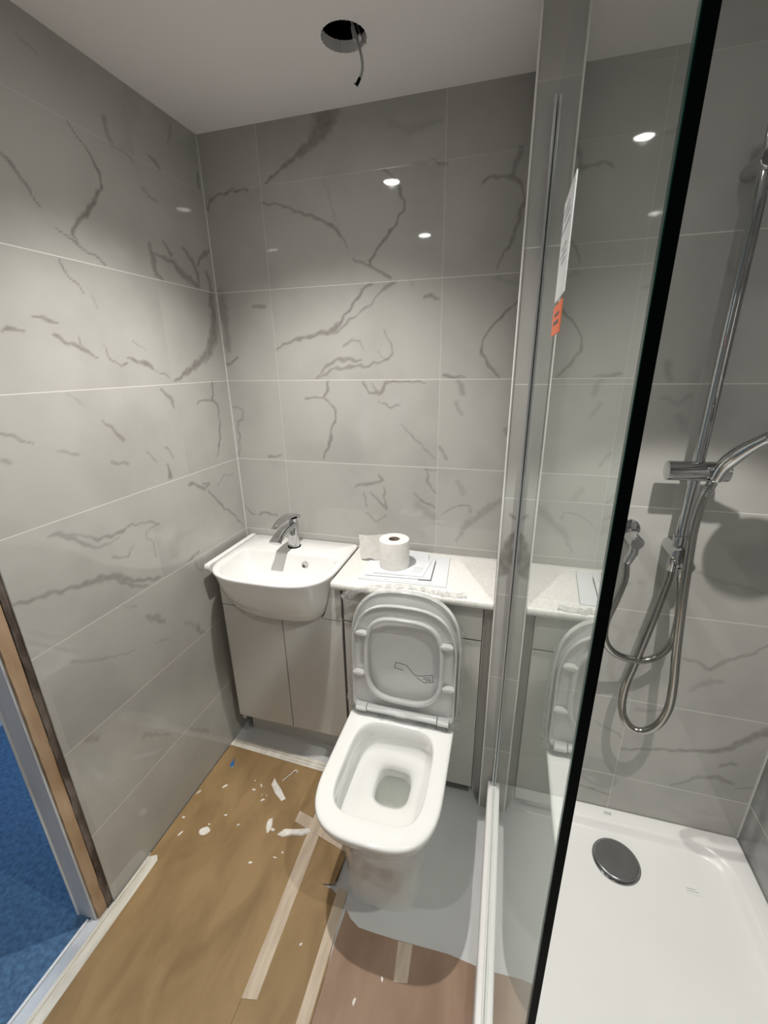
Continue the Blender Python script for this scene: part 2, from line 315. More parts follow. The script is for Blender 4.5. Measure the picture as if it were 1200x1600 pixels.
# marble veins: (strength, [wall coordinate, height, half width, ...]) in metres
VEINS_LEFT = [(0.9,[-0.487,2.092,0.0035,-0.459,2.069,0.0047,-0.436,2.044,0.0059,-0.422,2.011,0.0059,-0.423,1.985,0.0058,-0.455,1.949,0.0103,-0.487,1.911,0.0101,-0.534,1.868,0.0065,-0.539,1.851,0.0054,-0.528,1.837,0.0044]),(0.8,[-0.581,1.859,0.0032,-0.542,1.838,0.0054,-0.502,1.82,0.0033,-0.46,1.806,0.0056]),(0.8,[-0.668,1.966,0.0042,-0.65,1.953,0.0084,-0.637,1.942,0.0074,-0.625,1.911,0.0042,-0.605,1.894,0.0042]),(0.35,[-0.57,2.207,0.0046,-0.532,2.194,0.0047]),(0.5,[-0.373,2.146,0.0123,-0.372,2.115,0.0123,-0.364,2.094,0.0061,-0.321,2.096,0.005,-0.302,2.082,0.005]),(0.6,[-0.228,2.119,0.0078,-0.193,2.104,0.0079]),(0.4,[-0.12,2.236,0.007,-0.142,2.183,0.0068]),(0.5,[-0.285,2.026,0.0063,-0.23,2.009,0.0064]),(0.6,[-0.019,2.152,0.0086,-0.019,2.109,0.0085]),(0.7,[-0.289,1.889,0.0073,-0.286,1.851,0.0122,-0.284,1.813,0.0182,-0.261,1.799,0.0098]),(0.7,[-0.234,1.907,0.0063,-0.206,1.879,0.0127]),(0.7,[-0.283,1.863,0.0061,-0.228,1.863,0.0088,-0.194,1.852,0.0127,-0.161,1.827,0.018,-0.094,1.806,0.0132]),(0.7,[-0.142,1.907,0.0105,-0.108,1.88,0.0132,-0.09,1.845,0.0106,-0.091,1.82,0.0106]),(0.7,[-0.016,1.924,0.0111,-0.062,1.895,0.0108,-0.084,1.872,0.0067]),(0.6,[-0.038,1.854,0.0136,-0.026,1.802,0.0136]),(0.8,[-0.593,1.791,0.0031,-0.584,1.766,0.0053,-0.567,1.748,0.0042,-0.544,1.728,0.0043]),(0.4,[-0.523,1.719,0.0032,-0.511,1.693,0.0032]),(0.8,[-0.028,1.795,0.0191,-0.034,1.754,0.0217,-0.033,1.705,0.0243,-0.05,1.647,0.0321,-0.094,1.588,0.0262,-0.182,1.545,0.0151,-0.28,1.5,0.006]),(0.8,[-0.693,1.654,0.003,-0.665,1.659,0.007,-0.633,1.648,0.0041]),(0.8,[-0.765,1.623,0.0038,-0.746,1.63,0.0087,-0.713,1.624,0.0049]),(0.85,[-0.648,1.621,0.0071,-0.627,1.608,0.0061,-0.591,1.597,0.0083,-0.546,1.572,0.0032]),(0.7,[-0.583,1.617,0.0042,-0.585,1.6,0.0062]),(0.8,[-0.519,1.602,0.0032,-0.505,1.567,0.0054,-0.475,1.551,0.0044,-0.451,1.556,0.0044]),(0.85,[-0.448,1.57,0.0044,-0.42,1.562,0.009,-0.381,1.556,0.0137,-0.367,1.547,0.0092]),(0.8,[-0.368,1.542,0.0034,-0.299,1.517,0.0036]),(0.5,[-0.422,1.614,0.0034,-0.38,1.595,0.0034]),(0.4,[-0.654,1.49,0.004,-0.612,1.453,0.0041]),(0.7,[-0.573,1.413,0.0042,-0.54,1.38,0.0075,-0.52,1.35,0.0097]),(0.7,[-0.823,1.418,0.0047,-0.797,1.403,0.0057,-0.765,1.385,0.0048]),(0.5,[-0.713,1.356,0.0039,-0.662,1.335,0.0061]),(0.6,[-0.569,1.298,0.0064,-0.522,1.282,0.0065]),(0.5,[-0.836,1.359,0.0094,-0.827,1.354,0.0094]),(0.7,[-0.349,1.481,0.0046,-0.311,1.449,0.0095,-0.299,1.421,0.0048]),(0.8,[-0.092,1.491,0.0065,-0.105,1.434,0.0065,-0.08,1.408,0.0066,-0.081,1.346,0.0053,-0.095,1.283,0.0079,-0.122,1.223,0.0053]),(0.8,[-0.107,1.426,0.0052,-0.158,1.437,0.0051,-0.19,1.422,0.005]),(0.5,[-0.446,1.302,0.0045,-0.413,1.261,0.0046]),(0.6,[-0.366,1.304,0.0058,-0.346,1.268,0.0059]),(0.8,[-0.371,1.245,0.0082,-0.372,1.203,0.0106]),(0.7,[-0.29,1.163,0.0098,-0.219,1.124,0.0102,-0.193,1.133,0.0064,-0.226,1.146,0.0051]),(0.7,[-0.198,1.11,0.0064,-0.139,1.032,0.008,-0.081,0.977,0.0069,-0.02,0.908,0.0043]),(0.6,[-0.147,1.112,0.0039,-0.1,1.143,0.004,-0.032,1.135,0.0041]),(0.6,[-0.792,1.163,0.0049,-0.761,1.159,0.012,-0.729,1.129,0.0071,-0.685,1.089,0.0084,-0.66,1.082,0.0053]),(0.65,[-0.756,1.157,0.005,-0.71,1.133,0.0041,-0.662,1.102,0.0063,-0.599,1.099,0.0087,-0.552,1.105,0.0044,-0.49,1.093,0.0045,-0.455,1.073,0.0069]),(0.45,[-0.459,1.074,0.0046,-0.504,1.07,0.0045,-0.514,1.048,0.0045,-0.496,1.034,0.0046,-0.489,0.972,0.0047]),(0.5,[-0.66,1.082,0.0042,-0.603,1.084,0.0043]),(0.5,[-0.561,1.04,0.0033,-0.59,1.018,0.0055,-0.638,1.036,0.0065]),(0.65,[-0.902,1.037,0.0059,-0.844,1.029,0.008,-0.773,1.011,0.0093,-0.714,1.001,0.0127,-0.644,0.982,0.0164,-0.594,0.942,0.009,-0.494,0.898,0.0059]),(0.6,[-0.646,0.976,0.0088,-0.598,0.926,0.0113,-0.548,0.896,0.007]),(0.6,[-0.364,0.898,0.0062,-0.306,0.906,0.0089]),(0.5,[-0.572,0.802,0.0118,-0.535,0.771,0.0169,-0.512,0.749,0.0098]),(0.4,[-0.647,0.886,0.0034,-0.602,0.851,0.0035]),(0.6,[-0.372,0.623,0.0161,-0.349,0.593,0.0109]),(0.3,[-0.426,0.685,0.0103,-0.37,0.631,0.0107]),(0.4,[-0.335,0.877,0.0076,-0.301,0.825,0.0078]),(0.4,[-0.824,0.822,0.0075,-0.767,0.781,0.0056,-0.691,0.746,0.0046,-0.642,0.725,0.0035]),(0.3,[-0.563,0.696,0.0061,-0.51,0.68,0.0063]),(0.4,[-0.84,0.58,0.0164,-0.818,0.559,0.0167]),(0.4,[-0.678,0.426,0.013,-0.644,0.395,0.008,-0.592,0.338,0.0055]),(0.35,[-0.513,0.291,0.0057,-0.474,0.244,0.0117,-0.416,0.175,0.0076]),(0.2,[-0.47,0.13,0.0046,-0.496,0.066,0.0046])]
VEINS_BACK = [(0.75,[0.456,2.247,0.0551,0.438,2.215,0.0418,0.399,2.184,0.0209,0.347,2.159,0.0105,0.236,2.104,0.0067]),(0.8,[0.221,2.051,0.004,0.3,2.034,0.0052,0.359,2.008,0.0064,0.393,1.998,0.0063,0.434,1.977,0.0075,0.471,1.957,0.0111,0.487,1.936,0.0049,0.514,1.896,0.0036]),(0.35,[0.437,2.092,0.0038,0.458,2.032,0.0038,0.472,1.984,0.0037,0.488,1.963,0.0037]),(0.85,[0.632,2.098,0.0037,0.663,2.074,0.0049,0.681,2.047,0.0085,0.697,2.008,0.006,0.693,1.983,0.006,0.654,1.935,0.0083,0.621,1.898,0.0071,0.584,1.86,0.006,0.583,1.846,0.0048]),(0.8,[0.525,1.867,0.0036,0.583,1.842,0.006,0.62,1.823,0.0071,0.652,1.807,0.0082]),(0.6,[0.722,2.1,0.0036,0.795,2.098,0.0036,0.817,2.086,0.0096]),(0.25,[0.656,2.204,0.0126,0.715,2.18,0.0173,0.757,2.185,0.0148,0.806,2.19,0.0074]),(0.75,[0.927,2.03,0.0071,0.95,2.042,0.0071,0.984,2.041,0.0059,1.011,2.036,0.0082,1.04,2.012,0.0058,1.049,1.98,0.007,1.039,1.945,0.0069,1.028,1.91,0.008,1.018,1.867,0.0091,0.998,1.85,0.0068,0.987,1.812,0.0045]),(0.6,[1.026,2.099,0.0119,1.018,2.069,0.0095,1.008,2.039,0.0094]),(0.85,[1.051,1.719,0.0045,1.011,1.684,0.0067,0.973,1.643,0.0067,0.952,1.608,0.0045,0.954,1.572,0.0078,0.976,1.534,0.0089,1.013,1.5,0.0045]),(0.3,[0.985,1.783,0.0079,1.054,1.762,0.0079]),(0.7,[0.761,1.744,0.0069,0.78,1.747,0.0103,0.812,1.738,0.0057]),(0.3,[0.717,1.792,0.0069,0.725,1.778,0.0069]),(0.8,[0.222,1.604,0.0051,0.288,1.627,0.0075,0.356,1.641,0.0099,0.449,1.657,0.0145,0.487,1.698,0.0072,0.524,1.734,0.0071,0.56,1.776,0.0071,0.586,1.793,0.0071]),(0.65,[0.463,1.653,0.0096,0.514,1.69,0.006,0.584,1.731,0.0059,0.619,1.766,0.0059,0.652,1.785,0.0093,0.668,1.793,0.0093]),(0.6,[0.483,1.607,0.0072,0.511,1.624,0.0059,0.546,1.619,0.0047,0.554,1.588,0.0035]),(0.7,[0.374,1.501,0.0049,0.415,1.542,0.0073,0.453,1.562,0.0096,0.508,1.561,0.0119,0.544,1.556,0.0059]),(0.7,[0.383,1.499,0.0049,0.433,1.529,0.006,0.498,1.537,0.0095,0.57,1.54,0.0059,0.641,1.559,0.0058,0.657,1.574,0.0046,0.65,1.609,0.0035,0.625,1.655,0.0035]),(0.5,[0.607,1.587,0.0035,0.624,1.563,0.0035]),(0.5,[0.02,1.788,0.0301,0.019,1.735,0.0273,0.024,1.685,0.0163,0.021,1.604,0.019]),(0.8,[0.008,1.551,0.0082,0.051,1.572,0.0081]),(0.7,[0.147,1.748,0.0092,0.195,1.741,0.0091]),(0.8,[0.002,2.079,0.0043,0.004,2.054,0.0057,0.012,2.05,0.0056,0.022,2.08,0.0057,0.055,2.09,0.0056,0.097,2.094,0.0069,0.134,2.096,0.0069,0.166,2.095,0.0054]),(0.8,[0.419,1.488,0.0073,0.406,1.443,0.0073,0.396,1.43,0.0061,0.433,1.4,0.0061,0.44,1.365,0.0061,0.418,1.31,0.0049,0.415,1.274,0.0086,0.393,1.236,0.0062,0.376,1.202,0.005]),(0.8,[0.322,1.425,0.005,0.347,1.436,0.0049,0.396,1.43,0.0049]),(0.75,[0.549,1.485,0.0047,0.57,1.452,0.007,0.611,1.448,0.0082,0.634,1.485,0.0058,0.69,1.487,0.0046,0.767,1.484,0.0045]),(0.5,[0.58,1.481,0.0047,0.602,1.452,0.0047]),(0.7,[0.601,1.423,0.0035,0.646,1.402,0.0058,0.682,1.407,0.0046]),(0.5,[0.69,1.343,0.0046,0.726,1.301,0.0069,0.78,1.25,0.0046,0.811,1.225,0.0046]),(0.6,[0.823,1.269,0.0057,0.85,1.227,0.0057]),(0.5,[0.882,1.491,0.0135,0.9,1.445,0.0135]),(0.4,[0.877,1.421,0.0101,0.895,1.38,0.0101]),(0.8,[0.833,1.506,0.009,0.906,1.499,0.0034]),(0.5,[1.043,1.335,0.009,1.048,1.318,0.009]),(0.6,[0.506,1.102,0.0062,0.546,1.115,0.0098,0.585,1.122,0.0073,0.615,1.133,0.0096,0.596,1.156,0.0048]),(0.6,[0.54,1.08,0.0061,0.549,1.031,0.0062]),(0.6,[0.565,1.082,0.0049,0.603,1.045,0.0073,0.627,1.022,0.0073,0.619,1.105,0.0048]),(0.4,[0.548,1.001,0.0062,0.592,0.964,0.0062,0.627,0.998,0.0061]),(0.6,[0.781,1.184,0.0058,0.786,1.134,0.007,0.814,1.098,0.0047]),(0.6,[0.772,1.181,0.0047,0.817,1.184,0.0046]),(0.65,[0.737,1.088,0.0048,0.774,1.058,0.0071,0.816,1.042,0.0048]),(0.3,[0.746,1.046,0.0239,0.812,1.003,0.024]),(0.7,[0.148,1.202,0.008,0.204,1.214,0.0052]),(0.7,[0.008,0.991,0.0057,0.027,0.96,0.0057,0.062,0.951,0.0042,0.086,0.964,0.0084,0.155,0.959,0.0069]),(0.4,[0.897,0.913,0.0073,0.93,0.984,0.0167,0.98,1.027,0.0236,1.044,1.087,0.0163]),(0.5,[0.839,1.015,0.0036,0.892,1.052,0.0047,0.935,1.06,0.0059,0.945,1.033,0.0095]),(0.3,[0.897,1.14,0.0163,0.916,1.105,0.0163]),(0.6,[0.009,1.395,0.0055,0.052,1.387,0.0054,0.046,1.349,0.0081,0.023,1.339,0.0068,0.021,1.251,0.0055,0.009,1.201,0.0069])]
VEINS_SHOWER = [(0.4,[1.392,1.536,0.0129,1.404,1.501,0.0129]),(0.3,[1.395,1.461,0.0092,1.431,1.447,0.0093,1.454,1.462,0.0094]),(0.25,[1.436,1.417,0.0131,1.459,1.384,0.0132]),(0.3,[1.472,1.732,0.0114,1.478,1.717,0.0114]),(0.3,[1.535,1.03,0.0062,1.602,1.003,0.0064,1.715,0.979,0.0066]),(0.3,[1.395,0.971,0.0081,1.402,0.967,0.0082]),(0.3,[1.43,0.973,0.0082,1.439,0.973,0.0082]),(0.5,[1.566,0.759,0.0045,1.597,0.751,0.0057,1.638,0.731,0.0093,1.671,0.766,0.0093,1.702,0.789,0.0081,1.729,0.805,0.0058,1.748,0.836,0.0046]),(0.3,[1.607,0.653,0.0095,1.649,0.698,0.0094,1.678,0.693,0.0095]),(0.35,[1.483,0.554,0.0096,1.519,0.557,0.0097,1.552,0.571,0.0097]),(0.65,[1.469,0.395,0.0064,1.52,0.409,0.0064,1.587,0.425,0.0077,1.652,0.441,0.0091,1.715,0.456,0.0117,1.751,0.489,0.0117,1.77,0.514,0.0155,1.813,0.557,0.018]),(0.5,[1.734,0.408,0.0093,1.765,0.421,0.0093]),(0.5,[1.62,0.291,0.0054,1.653,0.316,0.0095,1.692,0.35,0.0108,1.726,0.358,0.0135,1.772,0.348,0.011]),(0.6,[1.785,0.331,0.0042,1.825,0.345,0.0042]),(0.4,[1.384,0.482,0.0049,1.42,0.464,0.0049,1.462,0.442,0.005]),(0.6,[1.357,0.212,0.0068,1.405,0.204,0.0068,1.461,0.196,0.0069]),(0.8,[1.076,1.137,0.0075,1.093,1.129,0.0075]),(0.9,[1.097,1.1,0.0038,1.08,1.053,0.0211,1.072,0.992,0.0332,1.07,0.961,0.0197])]
# ---------------------------------------------------------------- room shell
XO, YS, XG, XR, ZT = 1.0536, -0.307, 1.098, 1.8316, 0.141      # boxed wall corner, shower wall, glass, right wall, tray top
YF = -2.15
def vein_field(P, Q, veins):
    """P, Q wall coordinates (m); returns 0..1 vein strength"""
    wob = 0.0022*np.sin(P*95+np.sin(Q*70)*2)+0.0018*np.sin(Q*120+P*60)
    wob2 = 0.0022*np.sin(Q*88+np.sin(P*75)*2)+0.0015*np.sin(P*140-Q*50)
    PP, QQ = P+wob, Q+wob2
    wmod = 1+0.2*np.sin(P*160+Q*45)*np.sin(Q*130)
    out = np.zeros_like(P)
    for s, q in veins:
        pts = [(q[i], q[i+1], q[i+2]) for i in range(0, len(q), 3)]
        for (x1, y1, w1), (x2, y2, w2) in zip(pts[:-1], pts[1:]):
            mw = max(w1, w2)*1.6+0.008
            k = np.where((PP > min(x1, x2)-mw) & (PP < max(x1, x2)+mw) & (QQ > min(y1, y2)-mw) & (QQ < max(y1, y2)+mw))
            if len(k[0]) == 0: continue
            px, py = PP[k], QQ[k]; dx, dy = x2-x1, y2-y1; L = dx*dx+dy*dy+1e-12
            t = np.clip(((px-x1)*dx+(py-y1)*dy)/L, 0, 1)
            d = np.hypot(px-x1-t*dx, py-y1-t*dy); w_ = np.maximum((w1+(w2-w1)*t)*wmod[k]*0.72, 0.0014)
            e = np.clip((w_*1.5-d)/(w_*1.1+0.001), 0, 1); e = e*e*(3-2*e)
            out[k] = np.maximum(out[k], e*s*0.95)
    return out
def grid_wall(name, axis, const, p0, p1, z0, z1, material, veins, back, step=0.0045):
    """front face as a fine grid carrying the 'vein' attribute, with a solid slab behind"""
    nu = int((p1-p0)/step)+1; nv = int((z1-z0)/step)+1
    P, Q = np.meshgrid(np.linspace(p0, p1, nu), np.linspace(z0, z1, nv))
    co = np.zeros((nv*nu, 3)); co[:, 2] = Q.ravel()
    if axis == 'Y': co[:, 0] = P.ravel(); co[:, 1] = const
    else: co[:, 1] = P.ravel(); co[:, 0] = const
    idx = np.arange(nv*nu).reshape(nv, nu)
    quads = np.stack([idx[:-1, :-1], idx[:-1, 1:], idx[1:, 1:], idx[1:, :-1]], -1).reshape(-1, 4)   # back wall faces -Y
    f = vein_field(P, Q, veins).ravel()
    if axis == 'Y': b = [(x, y, z) for z in (z0, z1) for y in (const+0.0006, const+back) for x in (p0, p1)]
    else: b = [(x, y, z) for z in (z0, z1) for y in (p0, p1) for x in (const-0.0006, const-back)]
    n0 = len(co); co = np.vstack([co, np.array(b)])
    bf = np.array([(0, 2, 3, 1), (4, 5, 7, 6), (0, 1, 5, 4), (2, 6, 7, 3), (0, 4, 6, 2), (1, 3, 7, 5)])+n0
    quads = np.vstack([quads, bf])
    me = bpy.data.meshes.new(name); me.vertices.add(len(co)); me.vertices.foreach_set('co', co.ravel())
    me.loops.add(quads.size); me.loops.foreach_set('vertex_index', quads.ravel().astype(np.int32))
    me.polygons.add(len(quads)); me.polygons.foreach_set('loop_start', np.arange(0, quads.size, 4, dtype=np.int32))
    me.update(calc_edges=True); me.materials.append(material)
    a = me.attributes.new('vein', 'FLOAT', 'POINT'); a.data.foreach_set('value', np.concatenate([f, np.zeros(8)]).astype(np.float32))
    o = bpy.data.objects.new(name, me); COL.objects.link(o); return struct(o)
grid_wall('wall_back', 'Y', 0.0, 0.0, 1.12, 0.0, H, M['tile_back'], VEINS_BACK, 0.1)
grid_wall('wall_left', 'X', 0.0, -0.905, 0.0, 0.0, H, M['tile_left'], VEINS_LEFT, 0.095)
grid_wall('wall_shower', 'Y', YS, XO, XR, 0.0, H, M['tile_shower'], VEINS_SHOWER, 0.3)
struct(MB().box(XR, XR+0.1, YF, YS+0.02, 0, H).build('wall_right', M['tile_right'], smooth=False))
struct(MB().box(-0.1, XR+0.1, YF-0.1, YF, 0, H).build('wall_front', M['tile_plain'], smooth=False))
b = MB().box(-0.095, 0, YF, -1.80, 0, H); b.box(-0.095, 0, -1.80, -0.95, 2.05, H)
struct(b.build('wall_door_side', M['tile_plain'], smooth=False))
struct(MB().box(-0.03, XR+0.1, YF-0.1, 0.1, -0.06, 0).build('floor', M['floor'], smooth=False))
struct(MB().box(XO-0.003, XO+0.0022, YS-0.002, YS+0.006, 0.0, H).build('trim_1', mat('tile_corner_trim', (0.82, 0.81, 0.78), 0.3), bevel=0.002))
struct(MB().box(0.0, 0.0035, -0.0035, 0.0, 0.0, H).build('trim_2', mat('corner_grout', (0.7, 0.69, 0.66), 0.5)))
struct(MB().box(XR-0.0035, XR, YS-0.0035, YS, ZT, H).build('trim_3', mat('shower_corner_grout', (0.7, 0.69, 0.66), 0.5)))
# ceiling with the open cut-out for a missing downlight
hx, hy, hr = 0.616, -0.264, 0.053
c = MB(); N = 96; rect = []
X0, X1, Y0, Y1 = -0.1, XR+0.1, YF-0.1, 0.1
for k in range(N):
    a = 2*math.pi*k/N; dx, dy = math.cos(a), math.sin(a)
    t = min((((X1 if dx > 0 else X0)-hx)/dx) if abs(dx) > 1e-9 else 1e9, (((Y1 if dy > 0 else Y0)-hy)/dy) if abs(dy) > 1e-9 else 1e9)
    rect.append((hx+dx*t, hy+dy*t, H))
rect2 = [(x, y, H+0.024) for x, y, z in rect]
hole = [(x+0.0008*math.sin(i*1.7), y+0.0008*math.cos(i*2.3), z) for i, (x, y, z) in enumerate(circ(hx, hy, hr, H, N))]
c.loft([rect, hole, [(x, y, H+0.024) for x, y, z in hole], rect2, rect], False, False)
for cx_, cy_ in ((X0, Y0), (X1, Y0), (X0, Y1), (X1, Y1)):   # square corners left by the radial fan
    near = sorted(range(N), key=lambda i: (rect[i][0]-cx_)**2+(rect[i][1]-cy_)**2)[:2]
    c.add([(cx_, cy_, H), rect[near[0]], rect[near[1]]], [(0, 1, 2)])
c.box(X0, X1, Y0, Y1, H+0.25, H+0.27, 1)
c.box(X0-.02, X0, Y0, Y1, H+0.001, H+0.27, 1).box(X1, X1+.02, Y0, Y1, H+0.001, H+0.27, 1).box(X0, X1, Y0-.02, Y0, H+0.001, H+0.27, 1).box(X0, X1, Y1, Y1+.02, H+0.001, H+0.27, 1)
struct(c.build('ceiling', [M['paint'], M['void']], angle=30))

# doorway edge in the left wall, hall beyond
random.seed(3)
def ragged(name, y0, y1, x0, x1, material, amp):
    b = MB(); rings = []
    for k in range(61):
        z = 2.05*k/60+0.0; a1 = random.uniform(-amp, amp); a2 = random.uniform(-amp, amp)*0.6
        rings.append([(x0, y0+a1, z), (x1+a2, y0+a1, z), (x1+a2*0.5, y1, z), (x0, y1, z)])
    return struct(b.loft(rings).build(name, material, smooth=False))
ragged('trim_4', -0.922, -0.9052, -0.03, -0.004, M['adhesive'], 0.0022)
ragged('trim_5', -0.951, -0.9225, -0.03, -0.006, M['timber'], 0.0012)
struct(MB().box(-0.075, -0.012, -0.9575, -0.9515, 0.0, 2.05).build('trim_6', M['lining'], bevel=0.001))
struct(MB().box(-0.078, -0.0745, -0.962, -0.905, 0.0, 2.05).build('trim_7', M['white_paint'], bevel=0.0008))
struct(MB().box(-1.15, -1.1, -2.6, 0.3, -0.03, 2.3).build('wall_hall', M['white_paint'], smooth=False))
struct(MB().box(-1.1, -1.085, -2.6, 0.3, -0.01, 0.11).build('baseboard_hall', M['white_paint'], bevel=0.004))
struct(MB().box(-1.15, -0.095, 0.1, 0.15, -0.03, 2.3).build('wall_hall_end', M['white_paint'], smooth=False))
struct(MB().box(-1.15, -0.095, -2.65, 0.15, 2.3, 2.35).build('ceiling_hall', M['white_paint'], smooth=False))
tag(MB().box(-1.085, -0.036, -2.6, 0.1, -0.03, 0.0).build('hall_carpet', M['carpet'], smooth=False), 'blue carpet on the hall floor beyond the doorway', 'carpet')
t = thing('threshold_strip', 'bare metal and white threshold strip across the doorway beside the blue carpet', 'threshold', (-0.02, -1.35, 0))
MB().box(-0.0365, -0.0295, -1.79, -0.963, 0.0, 0.010).build('edge_bar', M['alubright'], t, bevel=0.0015)
MB().box(-0.029, 0.004, -1.79, -0.958, 0.0, 0.0045).build('flat_plate', M['lining'], t, bevel=0.001)

# ---------------------------------------------------------------- downlights (seen as reflections in the tiles) and the open cable
def downlight(x, y, label):
    t = thing('downlight', label, 'ceiling light', (x, y, H), 'ceiling downlights')
    MB().loft([circ(x, y, r, z) for r, z in ((0.043, H), (0.042, H-0.004), (0.034, H-0.006), (0.031, H-0.002), (0.031, H-0.0005))], False, False).build('bezel', M['chrome'], t)
    MB().loft([circ(x, y, 0.0305, H-0.003), circ(x, y, 0.0305, H-0.001)]).build('lens', M['lamp'], t)
downlight(*LAMPS[0], 'lit round downlight nearest the open ceiling hole')
downlight(*LAMPS[1], 'lit round downlight behind the camera over the bathroom door')
downlight(*LAMPS[2], 'lit round downlight over the shower tray')
t = thing('loose_light_cable', 'grey loose cable with a black end hanging out of the round ceiling hole', 'cable', (0.645, -0.268, H))
MB().tube(spline([(0.60, -0.20, 2.33), (0.630, -0.25, 2.318), (0.637, -0.272, 2.288), (0.650, -0.27, 2.25), (0.660, -0.27, 2.214), (0.6605, -0.27, 2.192), (0.654, -0.27, 2.178)], 6), 0.0032, 10).build('sheath', M['cable'], t)
MB().tube([(0.6545, -0.27, 2.179), (0.649, -0.27, 2.171), (0.645, -0.27, 2.166)], [0.0036, 0.004, 0.0036], 10).tube([(0.6465, -0.27, 2.168), (0.641, -0.27, 2.1705)], 0.0016, 8).build('black_end', M['black'], t)
MB().tube(spline([(0.637, -0.232, 2.30), (0.652, -0.24, 2.268), (0.664, -0.245, 2.252), (0.661, -0.258, 2.249), (0.657, -0.27, 2.235)], 6), 0.0012, 8).build('thin_wire', M['cable'], t)
MB().tube(spline([(0.625, -0.222, 2.30), (0.632, -0.228, 2.276), (0.640, -0.232, 2.271), (0.648, -0.235, 2.275)], 4), 0.0055, 10).build('clip', M['greyplastic'], t)

# ---------------------------------------------------------------- floor coverings
def sheet(poly, z0, z1, name, material, label, cat, group=None):
    return tag(MB().prism(poly, z0, z1).build(name, material, smooth=False), label, cat, group)
TB = 0.0035
sheet([(0.004, -0.312), (0.50, -0.325), (0.50, -2.1), (0.004, -2.1)], 0.0002, TB, 'protection_board', M['board'], 'brown floor protection board along the left wall, from the vanity to the doorway', 'floor board', 'floor protection boards')
sheet([(0.501, -0.325), (0.612, -0.33), (0.622, -0.45), (0.628, -0.56), (0.640, -0.635), (0.640, -0.672), (0.590, -0.692), (0.635, -0.699), (0.662, -0.712), (0.68, -0.75), (0.692, -0.90), (0.70, -2.1), (0.501, -2.1)],
      0.0002, TB, 'protection_board', M['board'], 'brown floor protection board left of the toilet foot, with a lifted torn corner', 'floor board', 'floor protection boards')
sheet([(0.693, -0.735), (0.713, -0.753), (0.743, -0.767), (0.80, -0.767), (0.857, -0.765), (1.001, -0.757), (1.076, -0.762), (1.076, -2.1), (0.701, -2.1), (0.69, -0.80)],
      0.0002, TB, 'protection_board', M['board2'], 'reddish brown floor protection board in front of the toilet foot', 'floor board', 'floor protection boards')
# lifted corner of the board beside the toilet foot
b = MB(); rings = []
for k in range(9):
    u = k/8; rings.append([(0.590+0.048*u, -0.692+0.006*u-0.003, TB+0.001+0.011*u*u), (0.585+0.058*u, -0.60+0.0*u, TB+0.001+0.010*u*u), (0.585+0.058*u, -0.60, TB+0.003+0.010*u*u), (0.590+0.048*u, -0.689+0.006*u, TB+0.003+0.011*u*u)])
b.loft(rings)
tag(b.build('board_flap', M['board'], smooth=False), 'curled up flap of brown board touching the left of the toilet foot', 'board flap')
def strip(poly, z, name, material, label, group, th=0.0008):
    return sheet(poly, z, z+th, name, material, label, 'tape', group)
G = 'masking tape strips on the boards'
strip([(0.483, -0.495), (0.526, -0.500), (0.540, -0.978), (0.500, -0.986)], TB+0.0002, 'masking_tape', M['tape'], 'long strip of masking tape left of the toilet, running toward the camera', G)
strip([(0.424, -0.501), (0.640, -0.545), (0.640, -0.590), (0.425, -0.541)], TB+0.0012, 'masking_tape', M['tape'], 'short strip of masking tape lying crosswise at the far end of the long strip', G)
strip([(0.650, -0.690), (0.682, -0.690), (0.706, -2.08), (0.668, -2.08), (0.656, -0.98)], TB+0.0002, 'masking_tape', M['tape'], 'strip of masking tape running from the torn board corner to the bottom edge', G)
strip([(0.862, -0.767), (0.903, -0.764), (0.906, -0.845), (0.870, -0.852)], TB+0.0002, 'masking_tape', M['tape'], 'short piece of masking tape on the reddish board in front of the toilet foot', G)
b = MB(); b.prism([(0.003, -0.775), (0.030, -0.762), (0.043, -0.775), (0.046, -1.2), (0.05, -2.08), (0.003, -2.08)], TB+0.0002, TB+0.0012)
b.tube(spline([(0.012, -0.79, TB+0.003), (0.010, -0.95, TB+0.004), (0.013, -1.2, TB+0.003), (0.011, -2.05, TB+0.003)], 6), 0.0035, 8)
tag(b.build('door_tape', M['whitetape']), 'dirty white tape along the floor edge by the doorway', 'tape')
b = MB()
for (ya, yb_, za, zb) in ((-0.325, -0.290, TB+0.0004, TB+0.0016),): b.prism([(0.006, -0.316), (0.515, -0.334), (0.62, -0.338), (0.62, -0.300), (0.3, -0.286), (0.006, -0.278)], za, zb)
b.tube(spline([(0.02, -0.292, TB+0.004), (0.2, -0.297, TB+0.005), (0.4, -0.304, TB+0.004), (0.6, -0.310, TB+0.005)], 6), 0.0035, 8)
b.tube(spline([(0.24, -0.312, TB+0.002), (0.36, -0.316, TB+0.003), (0.45, -0.320, TB+0.002)], 6), 0.003, 8)
tag(b.build('cabinet_tape', M['whitetape']), 'wrinkled cream tape across the floor below the vanity doors', 'tape')
